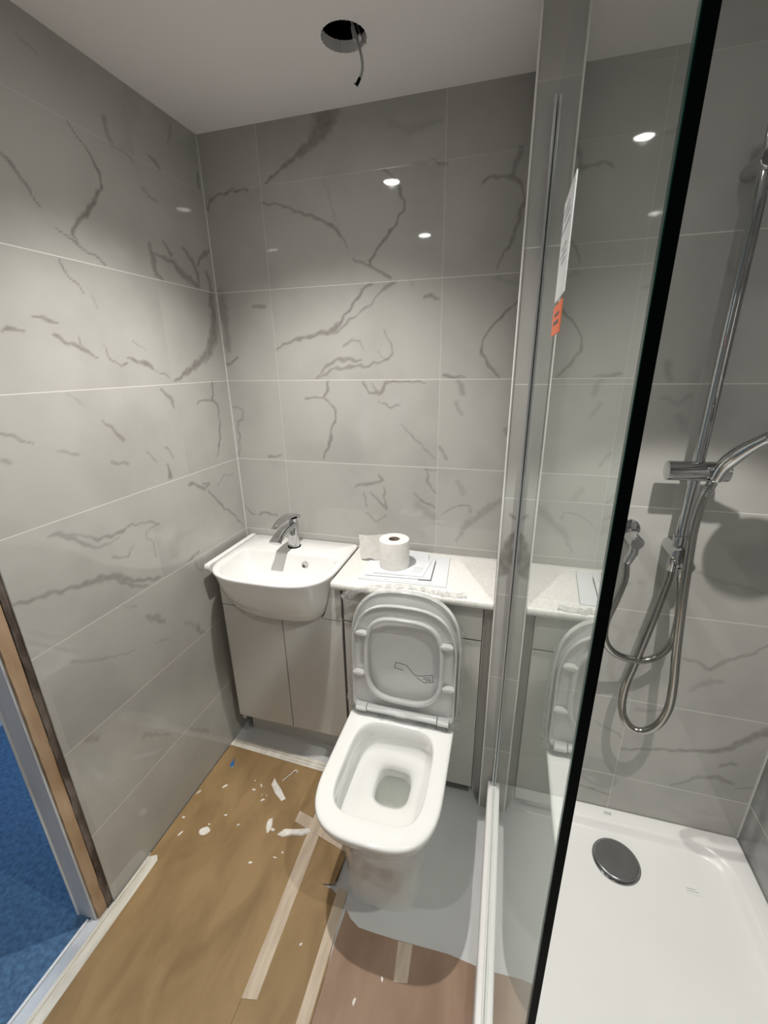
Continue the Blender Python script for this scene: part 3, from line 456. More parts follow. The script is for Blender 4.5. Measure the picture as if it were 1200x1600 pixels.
# debris
def flake(pts, z, h, material, label, cat='plaster flake', group='plaster flakes on the board', name='plaster_flake'):
    rings = [[(x, y, z) for x, y in pts]]
    cx_ = sum(p[0] for p in pts)/len(pts); cy_ = sum(p[1] for p in pts)/len(pts)
    rings.append([(cx_+(x-cx_)*0.8, cy_+(y-cy_)*0.8, z+h) for x, y in pts])
    return tag(MB().loft(rings).build(name, material, smooth=False), label, cat, group)
def blob(cx_, cy_, a, b_, rot, n=9, jit=0.25):
    out = []
    for k in range(n):
        t_ = 2*math.pi*k/n; r = 1+random.uniform(-jit, jit); x, y = a*r*math.cos(t_), b_*r*math.sin(t_)
        out.append((cx_+x*math.cos(rot)-y*math.sin(rot), cy_+x*math.sin(rot)+y*math.cos(rot)))
    return out
random.seed(11); Z = TB+0.0003
FL = [(0.027, -0.633, .006, .004, 0, 'round cream plaster crumb by the left wall'), (0.016, -0.536, .009, .003, 1.2, 'cream plaster flake touching the left wall near the vanity'),
      (0.056, -0.684, .011, .004, 1.2, 'pointed cream flake near the left wall'), (0.133, -0.654, .020, .014, 0.3, 'large white plaster lump nearest the left wall'),
      (0.098, -0.490, .011, .004, .9, 'curved cream flake below the blue chip'), (0.133, -0.63, .004, .003, 0, 'tiny crumb behind the large white plaster lump'),
      (0.199, -0.437, .003, .003, 0, 'tiny crumb nearest the blue chip'), (0.235, -0.449, .009, .004, -.9, 'cream flake left of the pale wood shaving'),
      (0.215, -0.472, .008, .004, .2, 'rough cream flake between blue chip and wood shaving'), (0.270, -0.500, .008, .004, .6, 'curled cream flake in front of the wood shaving'),
      (0.258, -0.482, .0025, .002, 0, 'left one of two pinhead crumbs before the wood shaving'), (0.276, -0.480, .0025, .002, 0, 'right one of two pinhead crumbs before the wood shaving'),
      (0.170, -0.586, .006, .003, .5, 'small tan flake amid the board left of the tape'), (0.235, -0.604, .005, .003, .9, 'small tan flake left of the white smears'),
      (0.599, -0.847, .005, .003, 1.2, 'small pale flake between the two long tape strips'), (0.782, -0.915, .004, .010, 0, 'thin pale flake on the reddish board at the bottom'),
      (0.84, -0.855, .003, .006, .3, 'small flake beside the short tape on the reddish board'), (0.432, -0.645, .004, .003, 0, 'small crumb in front of the curved white smear'),
      (0.415, -0.665, .006, .002, 0, 'thin crumb in front of the curved white smear'), (0.345, -0.70, .007, .003, 0.4, 'faint dusty flake in the middle of the board')]
for x, y, a, b_, r, lab in FL: flake(blob(x, y, a, b_, r), Z, 0.002, M['flake'], lab)
flake(blob(0.343, -0.575, .010, .026, .25, 14, .2), Z, 0.004, M['flake'], 'upright white plaster smear left of the tape', group='white plaster smears', cat='plaster smear', name='plaster_smear')
flake([(0.385, -0.598), (0.41, -0.600), (0.44, -0.586), (0.47, -0.580), (0.496, -0.560), (0.488, -0.548), (0.46, -0.560), (0.43, -0.568), (0.40, -0.575)], Z+0.001, 0.005, M['flake'], 'curved white plaster smear reaching onto the masking tape', group='white plaster smears', cat='plaster smear', name='plaster_smear')
flake([(0.373, -0.585), (0.365, -0.592), (0.352, -0.590), (0.361, -0.581)], Z, 0.003, M['flake'], 'small white smear linking the two larger ones', group='white plaster smears', cat='plaster smear', name='plaster_smear')
flake([(0.268, -0.405), (0.280, -0.417), (0.318, -0.443), (0.352, -0.472), (0.340, -0.485), (0.300, -0.462), (0.270, -0.435)], Z, 0.003, M['flake'], 'long pale wood shaving pointing at the vanity', 'wood shaving', None, 'wood_shaving')
tag(MB().tube(spline([(0.305, -0.412, Z+.002), (0.323, -0.378, Z+.003), (0.332, -0.360, Z+.004), (0.342, -0.357, Z+.004), (0.345, -0.366, Z+.003)], 5), 0.0018, 8).build('plastic_curl', M['plastic']), 'white hooked plastic curl near the cabinet tape', 'plastic curl')
flake([(0.062, -0.368), (0.070, -0.385), (0.080, -0.405), (0.072, -0.412), (0.060, -0.402)], Z, 0.002, M['blue'], 'small blue plastic chip near the vanity corner', 'plastic chip', None, 'plastic_chip')

# ---------------------------------------------------------------- vanity unit with semi-recessed basin
YC = -0.28
t = thing('vanity_unit', 'light grey two-door vanity unit under the wash basin', 'cabinet', (0.29, -0.14, 0))
b = MB(); b.box(0.046, 0.062, -0.262, -0.004, 0.11, 0.838); b.box(0.521, 0.537, -0.262, -0.004, 0.11, 0.84); b.box(0.062, 0.521, -0.262, -0.004, 0.125, 0.141)
b.build('carcass', M['cab'], t, bevel=0.001)
MB().box(0.05, 0.537, -0.205, -0.19, 0.0, 0.125).build('kickboard', M['cab'], t)
MB().box(0.048, 0.2975, YC, -0.263, 0.148, 0.683).build('door', M['cab'], t, bevel=0.0015)
MB().box(0.3005, 0.537, YC, -0.263, 0.148, 0.683).build('door', M['cab'], t, bevel=0.0015)
def xz(poly, y0, y1, name, material, parent, bevel=0.001):
    return MB().loft([[(x, y0, z) for x, z in poly], [(x, y1, z) for x, z in poly]]).build(name, material, parent, bevel=bevel)
xz([(0.048, 0.687), (0.048, 0.838), (0.052, 0.838), (0.064, 0.81), (0.072, 0.76), (0.087, 0.71), (0.10, 0.687)], YC, -0.263, 'apron_panel', M['cab'], t, 0)
xz([(0.537, 0.687), (0.462, 0.687), (0.475, 0.71), (0.490, 0.76), (0.498, 0.81), (0.508, 0.84), (0.537, 0.84)], YC, -0.263, 'apron_panel', M['cab'], t, 0)
# basin
t = thing('wash_basin', 'white ceramic semi-recessed wash basin in the left corner', 'basin', (0.265, -0.2, 0.66))
BCX, BCY = 0.281, -0.235; N = 128
def bo(hw, yb, yf, ys, n, z, sx=0): return [(x+sx, y, z) for x, y in radial(dshape(BCX, hw, yb, yf, ys, n, 0.006), BCX, BCY, N)]
def bi(hx, yb, yf, n, z, sy=0): return [(x, y, z) for x, y in radial(superell(BCX, (yb+yf)/2, hx, abs(yb-yf)/2, n), BCX, BCY, N)]
def bd(hx, yb, yf, n, z): return [(x, y, z) for x, y in radial(dshape(BCX+0.005, hx, yb, yf, (yb+yf)/2-0.0, n, 0.022), BCX, BCY, N)]
rings = [bo(.12, -.08, -.262, -.2, 2.6, .655), bo(.160, -.05, -.290, -.2, 2.8, .660), bo(.182, -.03, -.312, -.2, 3.0, .678), bo(.198, -.02, -.335, -.2, 3.1, .71), bo(.212, -.01, -.362, -.2, 3.2, .76),
         bo(.222, -.006, -.381, -.2, 3.2, .81), bo(.228, -.004, -.392, -.2, 3.2, .845), bo(.231, -.004, -.398, -.2, 3.2, .857), bo(.2305, -.005, -.3985, -.2, 3.2, .8635), bo(.228, -.008, -.396, -.2, 3.2, .8655),
         bd(.201, -.148, -.377, 3.4, .8655), bd(.1985, -.150, -.3745, 3.4, .8640), bd(.195, -.153, -.371, 3.4, .8585), bd(.187, -.161, -.360, 3.2, .835), bd(.165, -.175, -.340, 3.0, .815), bd(.145, -.188, -.320, 2.8, .79), bd(.11, -.205, -.295, 2.5, .772), bd(.05, -.225, -.262, 2.2, .765)]
MB().loft(rings).build('bowl', M['ceramic'], t, angle=75)
r = MB().loft([[(BCX+0.072+q*math.cos(a), -0.168+dy, 0.834+q*math.sin(a)) for a in [2*math.pi*k/24 for k in range(24)]] for q, dy in ((.0125, 0.004), (.0125, -0.004), (.009, -0.0045), (.0085, 0.001))], True, True)
r.build('overflow_ring', M['chrome'], t)
MB().loft([circ(BCX+0.006, -.243, q, z, 32) for q, z in ((.031, .764), (.031, .7675), (.026, .769), (.024, .7665))]).build('waste', M['chrome'], t)
for k in range(5): pass
mk = MB()
for k, wd in enumerate((.004, .0025, .0035, .0025, .004)): mk.box(.075+k*.0055, .075+k*.0055+wd, -.0700, -.0675, .8656, .8659)
mk.build('maker_mark', M['faintink'], t)
# tap
t = thing('basin_tap', 'chrome single lever mixer tap on the back ledge of the basin', 'tap', (0.27, -0.085, 0.866))
MB().loft([circ(.270, -.085, q, z, 40) for q, z in ((.026, .8655), (.026, .869), (.0235, .870))]).build('base_ring', M['black'], t)
body = []
for q, z, dy in ((.0225, .8695, 0), (.0218, .90, .0015), (.0205, .93, .003), (.0195, .955, .006), (.0185, .968, .008)): body.append([(.270+q*math.cos(a), -.085+dy+q*math.sin(a), z) for a in [2*math.pi*k/40 for k in range(40)]])
MB().loft(body).build('body', M['chrome'], t, angle=60)
def blade(path, name, hwf, thf, nx=12):
    rings = []
    P = spline(path, 6)
    for i, p in enumerate(P):
        u = i/(len(P)-1); tn = (P[min(i+1, len(P)-1)]-P[max(i-1, 0)]).normalized(); nr = Vector((1, 0, 0)).cross(tn).normalized()
        hw, th = hwf(u), thf(u); ring = []
        for k in range(20):
            a = 2*math.pi*k/20; c, s_ = math.cos(a), math.sin(a)
            ring.append(p+Vector((1, 0, 0))*hw*math.copysign(abs(c)**0.55, c)+nr*th*math.copysign(abs(s_)**0.55, s_))
        rings.append(ring)
    return MB().loft(rings).build(name, M['chrome'], t, angle=60)
blade([(.270, -.068, .945), (.269, -.095, .958), (.267, -.145, .957), (.265, -.188, .944), (.263, -.215, .930)], 'spout', lambda u: .0170+.0075*u, lambda u: .013-.006*u)
MB().loft([[(.270+q*math.cos(a), -.077+q*math.sin(a), z) for a in [2*math.pi*k/32 for k in range(32)]] for q, z in ((.0165, .966), (.0165, .983))]).build('cartridge_neck', M['chrome'], t)
blade([(.270, -.055, .984), (.270, -.075, .994), (.268, -.115, 1.001), (.266, -.165, .999), (.264, -.218, .985)], 'lever', lambda u: .022*(1-max(0, u-.4)**2*1.7), lambda u: .0085-.0065*u)

# ---------------------------------------------------------------- WC unit, worktop
t = thing('wc_unit', 'light grey boxed cistern unit behind the toilet', 'cabinet', (0.78, -0.14, 0))
b = MB(); b.box(0.545, 0.561, -0.262, -0.004, 0.05, 0.824); b.box(1.004, 1.020, -0.262, -0.004, 0.05, 0.824); b.box(0.561, 1.004, -0.20, -0.185, 0.0, 0.05)
b.build('carcass', M['cab'], t, bevel=0.001)
MB().box(0.546, 1.020, YC, -0.263, 0.694, 0.824).build('top_panel', M['cab'], t, bevel=0.0015)
MB().box(0.546, 1.020, YC, -0.263, 0.050, 0.688).build('front_panel', M['cab'], t, bevel=0.0015)
MB().box(1.0215, 1.050, -0.256, -0.24, 0.0, 0.824).build('filler_strip', M['cab'], t)
pr = [(-0.001, .853), (-0.001, .826), (-.300, .826), (-.306, .8275), (-.3095, .832), (-.311, .840), (-.3095, .848), (-.306, .852), (-.300, .853)]
tag(MB().loft([[(.5155, y, z) for y, z in pr], [(1.0495, y, z) for y, z in pr]]).build('worktop', M['top'], angle=60), 'speckled white worktop with a rounded front edge over the cistern unit', 'worktop')
pr2 = [(-0.001, .868), (-0.001, .84), (-.31, .84), (-.316, .846), (-.316, .863), (-.31, .868)]
tag(MB().loft([[(.024, y, z-.004) for y, z in pr2], [(.046, y, z-.004) for y, z in pr2]]).build('worktop_filler', M['plastic'], angle=60), 'narrow white filler strip between the basin and the left wall', 'filler strip')
struct(MB().box(.51, 1.05, -.0045, 0, .853, .8575).build('trim_8', mat('worktop_sealant', (.82, .81, .79), .4)))
struct(MB().box(0.0001, .0042, -.76, -.318, 0.0, .0022).build('trim_9', M['gap']))
# leaflets and toilet roll
def leaflet(corners, z, th, label, lines, shade=None):
    t = thing('leaflet', label, 'leaflet', (sum(c[0] for c in corners)/4, sum(c[1] for c in corners)/4, z), 'leaflets on the worktop')
    MB().prism(corners, z, z+th).build('pages', M['paper'], t, smooth=False)
    if shade: MB().prism(shade, z-.0012, z-.0002).build('dark_back_page', M['ink'], t, smooth=False)  # dark sheet added as the shadow along the leaflet's edge
    A, B, Cc, D = [Vector((*c, z+th+0.00015)) for c in corners]
    for grp in lines:
      mk = MB()
      for (u0, u1, v) in grp:
        p = [A.lerp(B, u).lerp(D.lerp(Cc, u), vv) for u, vv in ((u0, v), (u1, v), (u1, v+.012), (u0, v+.012))]
        mk.add(p+[q+Vector((0, 0, .0001)) for q in p], [(0, 1, 2, 3), (4, 7, 6, 5), (0, 4, 5, 1), (1, 5, 6, 2), (2, 6, 7, 3), (3, 7, 4, 0)])
      mk.build('printed_lines', M['faintink'], t, smooth=False)
leaflet([(.600, -.262), (.897, -.252), (.880, -.026), (.590, -.040)],   .8533, .0045, 'large white booklet at the bottom of the paper pile', [[(.05+.12*k, .13+.12*k, .03) for k in range(7)]])
leaflet([(.615, -.240), (.840, -.222), (.832, -.060), (.640, -.070)], .8592, .003, 'middle leaflet with a dark fold in the paper pile', [[(.1, .6, .05)]], shade=[(.80, -.229), (.843, -.2255), (.836, -.075), (.80, -.08)])
leaflet([(.640, -.222), (.812, -.214), (.822, -.085), (.655, -.080)], .8630, .002, 'top leaflet under the toilet roll with printed lines', [[(.72, .93, .2+.06*k) for k in range(6)], [(.05, .22, .5+.06*k) for k in range(5)]])
leaflet([(.716, -.085), (.812, -.095), (.798, -.020), (.712, -.014)], .8652, .0015, 'small leaflet behind the toilet roll', [[(.2, .8, .3)]])
RX, RY, RZ, RR, RH = .697, -.148, .8655, .0535, .100
t = thing('toilet_roll', 'white toilet roll standing on the leaflets with its loose end hanging left', 'toilet roll', (RX, RY, RZ))
rr = [circ(RX, RY, q, z, 64) for q, z in ((.020, RZ), (RR-.001, RZ), (RR, RZ+.003), (RR, RZ+RH-.003), (RR-.0015, RZ+RH), (.020, RZ+RH), (.020, RZ))]
MB().loft(rr, False, False).build('tissue', M['tissue'], t, angle=50)
MB().loft([circ(RX, RY, q, z, 40) for q, z in ((.0199, RZ), (.0199, RZ+RH-.001), (.0185, RZ+RH-.001), (.0185, RZ), (.0199, RZ))], False, False).build('card_core', M['card'], t)
b = MB(); rings = []
pth = spline([(RX-.030, RY+.0455), (RX-.060, RY+.040), (RX-.085, RY+.030), (RX-.110, RY+.026), (RX-.138, RY+.032)], 6)
rings = [[(p[0], p[1], RZ-.002+.004*math.sin(i*.5)), (p[0], p[1]-.0006, RZ-.002+.004*math.sin(i*.5)), (p[0]-.004*i/24, p[1]-.0006, RZ+RH-.004-.006*i/24), (p[0]-.004*i/24, p[1], RZ+RH-.004-.006*i/24)] for i, p in enumerate([Vector((*q, 0)) for q in [(a.x, a.y) for a in spline([(x_, y_, 0) for x_, y_ in ((RX-.030, RY+.0455), (RX-.060, RY+.040), (RX-.085, RY+.030), (RX-.110, RY+.026), (RX-.138, RY+.032))], 6)]])]
b.loft(rings).build('loose_sheet', M['tissue'], t)

# ---------------------------------------------------------------- toilet
TX = 0.778; TCY = -0.52; N = 128
t = thing('toilet', 'white back-to-wall toilet with its seat and lid raised', 'toilet', (TX, -0.5, 0))
def od(hw, yb, yf, ys, n, z, rb=.012): return [(x, y, z) for x, y in radial(dshape(TX, hw, yb, yf, ys, n, rb), TX, TCY, N)]
def ie(hx, hy, n, z, cy=-.575, cx=TX): return [(x, y, z) for x, y in radial(superell(cx, cy, hx, hy, n), TX, TCY, N)]
rings = [od(.116, -.285, -.706, -.58, 3.2, 0), od(.1165, -.285, -.706, -.58, 3.2, .02), od(.117, -.285, -.708, -.58, 3.1, .12), od(.121, -.285, -.714, -.585, 3.0, .20), od(.129, -.285, -.726, -.59, 3.0, .26),
         od(.143, -.285, -.746, -.59, 3.0, .305), od(.158, -.285, -.770, -.59, 3.0, .34), od(.169, -.285, -.787, -.60, 3.0, .365), od(.1755, -.285, -.796, -.60, 3.0, .385), od(.178, -.285, -.799, -.60, 3.0, .400),
         od(.1775, -.286, -.7985, -.60, 3.0, .4065), od(.1745, -.289, -.7955, -.60, 3.0, .4105), od(.168, -.295, -.789, -.60, 3.0, .4115),
         ie(.133, .164, 4.2, .4115), ie(.1305, .1615, 4.2, .4105), ie(.128, .159, 4.2, .4065), ie(.1265, .157, 4.2, .395), ie(.125, .1555, 4.2, .360), ie(.1265, .157, 4.2, .3525), ie(.1295, .160, 4.0, .349),
         ie(.131, .161, 4.0, .338), ie(.128, .156, 3.8, .312), ie(.125, .151, 3.6, .303), ie(.117, .140, 3.5, .297, -.572), ie(.098, .112, 3.3, .278, -.555), ie(.075, .080, 3.2, .256, -.53), ie(.062, .066, 3.2, .246, -.512), ie(.056, .060, 3.2, .236, -.503), ie(.053, .056, 3.2, .205, -.500),
         ie(.053, .055, 3.0, .16, -.508), ie(.045, .05, 3.0, .12, -.51), ie(.02, .02, 2.0, .11, -.51)]
MB().loft(rings).build('pan', M['ceramic'], t, angle=70)
MB().loft([ie(.0535, .0565, 3.2, .213, -.500), ie(.0545, .0575, 3.2, .216, -.500)]).build('water', M['water'], t)
# seat and lid, raised: local (x, h up, d towards the room)
LX = 0.782
def leaf(yb, zb, tilt):
    ct, st = math.cos(tilt), math.sin(tilt)
    return lambda x, h, d: (LX+x+h*0.0, yb+h*st-d*ct, zb+h*ct+d*st)
def dring(fn, hw, h0, h1, hs, n, d, N=128, chx=.2):
    pts = radial(dshape(0, hw, -h0, -h1, -hs, n, .02), 0, -(h0+h1)/2, N); return [fn(x, -y, d) for x, y in pts]
def ering(fn, hx, h0, h1, n, d, N=128, hc=None):
    hc = hc if hc is not None else (h0+h1)/2
    pts = radial(superell(0, -(h0+h1)/2, hx, (h1-h0)/2, n), 0, -hc, N); return [fn(x, -y, d) for x, y in pts]
lf = leaf(-.352, .428, math.radians(3.4))
hc = .22
def dr(hw, h0, h1, hs, n, d, fn): 
    pts = radial(dshape(0, hw, -h0, -h1, -hs, n, .02), 0, -hc, 128); return [fn(x, -y, d) for x, y in pts]
MB().loft([dr(.176, .0, .438, .24, 2.7, -.004, lf), dr(.181, -.002, .443, .24, 2.7, .002, lf), dr(.182, -.002, .444, .24, 2.7, .010, lf), dr(.181, -.001, .443, .24, 2.7, .016, lf), dr(.177, .003, .439, .24, 2.7, .018, lf), dr(.174, .006, .436, .24, 2.7, .015, lf),
           dr(.1715, .0085, .4335, .24, 2.7, .004, lf), dr(.12, .07, .37, .24, 2.6, .004, lf), dr(.03, .18, .26, .22, 2.2, .004, lf)]).build('lid', M['plastic'], t, angle=50)
sf = leaf(-.374, .430, math.radians(3.6))
def er(hx, h0, h1, n, d, fn): 
    pts = radial(superell(0, -(h0+h1)/2, hx, (h1-h0)/2, n), 0, -hc, 128); return [fn(x, -y, d) for x, y in pts]
MB().loft([dr(.166, .006, .396, .22, 2.8, .0, sf), dr(.171, .002, .401, .22, 2.8, .004, sf), dr(.172, .002, .402, .22, 2.8, .014, sf), dr(.171, .003, .401, .22, 2.8, .0185, sf), dr(.168, .006, .398, .22, 2.8, .019, sf), dr(.166, .008, .396, .22, 2.8, .016, sf),
           dr(.163, .012, .392, .22, 2.8, .003, sf), er(.133, .043, .360, 3.3, .003, sf), er(.1315, .0445, .3585, 3.3, .018, sf), er(.129, .047, .356, 3.3, .0215, sf), er(.125, .051, .352, 3.3, .022, sf), er(.120, .056, .347, 3.3, .019, sf), er(.118, .058, .345, 3.3, .006, sf), er(.122, .054, .349, 3.3, .0, sf),
           dr(.166, .006, .396, .22, 2.8, .0, sf)], False, False).build('seat', M['plastic'], t, angle=50)
def pad(x, h, name='buffer'):
    rings = []
    for q, d in ((.9, .006), (1.0, .012), (1.0, .022), (.85, .026), (.5, .0275)):
        rings.append([sf(x+.021*q*math.cos(a), h+.0085*q*math.sin(a), d) for a in [2*math.pi*k/24 for k in range(24)]])
    MB().loft(rings).build(name, M['plastic'], t)
for x, h in ((-.138, .290), (.139, .285), (-.150, .140), (.150, .135)): pad(x, h)
b = MB(); rings = [[(x, -.391+.013*math.cos(a)-.003, .4440+.012*math.sin(a)) for a in [2*math.pi*k/20 for k in range(20)]] for x in (LX-.118, LX+.118)]
b.loft(rings); b.build('hinge_bar', M['greyplastic'], t)
MB().box(LX-.018, LX+.016, -.4085, -.4065, .4385, .4475).build('hinge_label', M['label'], t)
for s_ in (-1, 1):
    b = MB(); rings = [[(x, -.392+.016*math.cos(a), .4415+.014*math.sin(a)) for a in [2*math.pi*k/20 for k in range(20)]] for x in (LX+s_*.120, LX+s_*.158)]
    b.loft(rings); b.build('hinge_end', M['greyplastic'], t, bevel=0.003)
    cx_ = LX+s_*.067
    MB().loft([circ(cx_, -.390, q, z, 32) for q, z in ((.019, .4116), (.019, .4140), (.016, .4145), (.014, .4125))]).build('fixing_ring', M['greyplastic'], t)

# clear film bag still on the seat and lid
random.seed(5)
t = thing('plastic_wrap', 'crinkled clear plastic wrapping still around the raised toilet seat and lid', 'plastic wrap', (LX, -.36, .43))
nx, nh = 60, 72; b = MB(); vs = []; fs = []
from mathutils import noise
def fr_noise(x, y, z, s): return noise.noise(Vector((x*s, y*s, z*s)))
def halfw(h):
    hs, h1, n_ = .24, .452, 2.7
    return .188 if h < hs else .188*max(0, 1-((h-hs)/(h1-hs))**n_)**(1/n_)
for j in range(nh+1):
    h = -.012+(.452+.012)*j/nh*0.9995
    for i in range(nx+1):
        u = -1+2*i/nx; x = u*halfw(h); e = max(abs(u), .0)
        d = .052-.030*max(0, (e-.86)/.14)**2-.02*max(0, (h-.40)/.052)**2
        d += .0035*fr_noise(x, h, 0, 14)+.0015*fr_noise(x, h, 3, 45)
        vs.append(lf(x, h, d))
for j in range(nh):
    for i in range(nx):
        a = j*(nx+1)+i; fs.append((a, a+1, a+nx+2, a+nx+1))
b.add(vs, fs); b.build('front_film', M['film'], t, angle=180)
def crumple(pts, r, name):
    P = resample(spline(pts, 8), 0.004); rings = []
    for i, p in enumerate(P):
        ring = []
        tn = (P[min(i+1, len(P)-1)]-P[max(i-1, 0)]).normalized(); up = tn.orthogonal().normalized(); sd = tn.cross(up)
        for k in range(18):
            a = 2*math.pi*k/18; q = r*(1+.45*fr_noise(p.x+math.cos(a)*.01, p.y+math.sin(a)*.01, p.z, 70)+.25*math.sin(3*a+i*.7))
            ring.append(p+(up*math.cos(a)+sd*math.sin(a))*q)
        rings.append(ring)
    MB().loft(rings).build(name, M['crinkle'], t, angle=25)
crumple([lf(-.196, .375, .012), lf(-.178, .405, .016), lf(-.13, .44, .018), lf(-.05, .458, .016), lf(.04, .462, .016), lf(.12, .45, .016)], .0065, 'gathered_edge')
crumple([lf(-.205, .395, .014), lf(-.188, .412, .016), lf(-.165, .425, .018)], .013, 'crumpled_corner')
crumple([lf(.10, .455, .012), lf(.15, .452, .014), lf(.19, .458, .014)], .007, 'gathered_edge')
crumple([lf(.182, .33, .014), lf(.19, .22, .016), lf(.190, .10, .018), lf(.186, .01, .02)], .0035, 'gathered_edge')
crumple([lf(-.182, .10, .016), lf(-.186, .04, .022), lf(-.178, -.006, .03), lf(-.155, -.010, .04)], .010, 'crumpled_corner')
crumple([lf(.115, -.006, .040), lf(.15, -.010, .04), lf(.188, .002, .03)], .010, 'crumpled_corner')
mk = MB()
def bar(x0, h0, x1, h1, wd=.0011):
    d = .0545; dx, dh = x1-x0, h1-h0; L = math.hypot(dx, dh); nx_, nh_ = -dh/L*wd, dx/L*wd
    p = [lf(x0+nx_, h0+nh_, d), lf(x1+nx_, h1+nh_, d), lf(x1-nx_, h1-nh_, d), lf(x0-nx_, h0-nh_, d)]
    q = [lf(x0+nx_, h0+nh_, d+.0006), lf(x1+nx_, h1+nh_, d+.0006), lf(x1-nx_, h1-nh_, d+.0006), lf(x0-nx_, h0-nh_, d+.0006)]
    mk.add(p+q, [(0, 1, 2, 3), (4, 7, 6, 5), (0, 4, 5, 1), (1, 5, 6, 2), (2, 6, 7, 3), (3, 7, 4, 0)])
for s_ in ((-.018, .215, .016, .211), (-.018, .215, -.022, .195), (-.022, .195, .006, .190), (.016, .211, .045, .178), (.060, .180, .100, .190), (.100, .190, .103, .165), (.103, .165, .075, .158), (.060, .180, .045, .178), (.072, .177, .096, .180), (.070, .171, .098, .173), (.078, .166, .096, .168), (.050, .172, .075, .158)): bar(*s_)
mk.build('printed_warning', M['ink'], t, smooth=False)

# ---------------------------------------------------------------- shower tray
t = thing('shower_tray', 'white low acrylic shower tray with a raised rim', 'shower tray', (1.45, -1.1, 0))
x0, x1, y0, y1 = 1.0775, XR-.001, -2.05, YS-.001
def rr_(d, r, z, dl=0): return [(x, y, z) for x, y in rrect(x0+d+dl, x1-d, y0+d, y1-d, r, 12)]
rings = [rr_(.0, .004, 0), rr_(0, .004, ZT-.006), rr_(.0015, .006, ZT-.0015), rr_(.006, .01, ZT), rr_(.046, .085, ZT, .005), rr_(.050, .085, ZT-.001, .005), rr_(.056, .08, ZT-.007, .005), rr_(.066, .075, ZT-.019, .005), rr_(.074, .072, ZT-.0235, .005), rr_(.12, .06, ZT-.0245), rr_(.30, .05, ZT-.0255)]
MB().loft(rings).build('tray_body', M['acrylic'], t, angle=60)
DX, DY, DZ = 1.463, -.461, ZT-.0245
MB().loft([circ(DX, DY, q, z, 64) for q, z in ((.066, DZ-.001), (.066, DZ+.001), (.0625, DZ+.0015))]).build('waste_ring', M['chrome'], t)
MB().loft([circ(DX, DY, q, z, 64) for q, z in ((.058, DZ+.001), (.0605, DZ+.007), (.059, DZ+.0095), (.055, DZ+.0105), (.02, DZ+.0125))]).build('waste_cover', M['wastegrey'], t, angle=60)
b = MB()
for k in range(3): b.box(1.450, 1.472, -.3345+k*.0035, -.3325+k*.0035, ZT+.0001, ZT+.0004)
b.build('moulded_mark', M['faintink'], t)
b = MB(); b.box(1.636, 1.676, -.498, -.438, DZ+.0005, DZ+.001); b.build('care_label', M['acrylic'], t)
b = MB()
for k, wd in enumerate((.030, .024)): b.box(1.640, 1.640+wd, -.492+k*.006, -.4905+k*.006, DZ+.0011, DZ+.0013)
b.build('label_print', M['faintink'], t)

# ---------------------------------------------------------------- glass screen
t = thing('shower_screen', 'clear frameless glass shower screen standing on the left rim of the tray', 'glass screen', (1.102, -.8, ZT))
MB().box(XG, XG+.0056, -1.276, YS-.004, ZT+.002, 2.052).build('glass_pane', M['glass'], t, smooth=False)
MB().box(XG, XG+.0056, -1.2785, -1.2762, ZT+.002, 2.052).build('cut_edge', M['black'], t, smooth=False)
MB().box(XG-.0004, XG+.0001, -1.2787, -1.2750, ZT+.002, 2.052).build('green_arris', M['green'], t, smooth=False)
b = MB(); b.box(XG-.0065, XG-.0012, -.332, YS-.0005, ZT+.001, 2.058); b.box(XG+.0066, XG+.016, -.332, YS-.0005, ZT+.001, 2.058); b.build('wall_channel', M['alu'], t, bevel=.001)
MB().box(XG-.006, XG-.0006, -1.276, -.333, ZT+.0005, ZT+.007).build('bottom_seal', M['plastic'], t, bevel=.0015)
b = MB(); b.box(XG-.0008, XG-.0002, -.915, -.805, 1.618, 1.732); b.build('paper_label', M['label'], t, smooth=False)
b = MB()
for z, a, c_ in ((1.715, .03, .09), (1.706, .02, .08), (1.694, .01, .10), (1.672, .02, .07), (1.664, .02, .075), (1.656, .02, .06)): b.box(XG-.0012, XG-.0009, -.905+a, -.905+c_, z, z+.003)
b.build('label_text', M['faintink'], t, smooth=False)
b = MB(); b.box(XG-.0008, XG-.0002, -.905, -.800, 1.576, 1.612); b.build('orange_label', M['orange'], t, smooth=False)
b = MB(); b.box(XG-.0012, XG-.0009, -.885, -.825, 1.588, 1.592); b.box(XG-.0012, XG-.0009, -.885, -.83, 1.598, 1.601); b.build('orange_label_text', M['ink'], t, smooth=False)

# ---------------------------------------------------------------- shower fittings
RAIL_X, RAIL_Y = 1.477, -.362
t = thing('shower_rail', 'chrome vertical riser rail on the shower wall', 'shower rail', (RAIL_X, YS, 1.1))
MB().tube([(RAIL_X, RAIL_Y, 1.085), (RAIL_X, RAIL_Y, 1.95)], .0125, 24).build('rail', M['chrome'], t)
def ycyl(x, z, r, ya, yb_, n=32, k=1.0): return [[(x+q*math.cos(a), y, z+q*math.sin(a)) for a in [2*math.pi*i/n for i in range(n)]] for q, y in ((r, ya), (r, yb_+.003), (r*.85, yb_))]
b = MB(); b.loft(ycyl(RAIL_X-.005, 1.890, .0165, YS, -.385)); b.build('top_bracket', M['chrome'], t)
b = MB(); b.loft(ycyl(RAIL_X, 1.095, .020, YS, -.390)); b.tube([(RAIL_X, RAIL_Y, 1.075), (RAIL_X, RAIL_Y, 1.140)], [.016, .016], 24); b.build('bottom_bracket', M['chrome'], t)
b = MB(); b.loft(ycyl(RAIL_X+.018, 1.068, .0145, -.34, -.396)); b.build('hose_connector', M['chrome'], t)
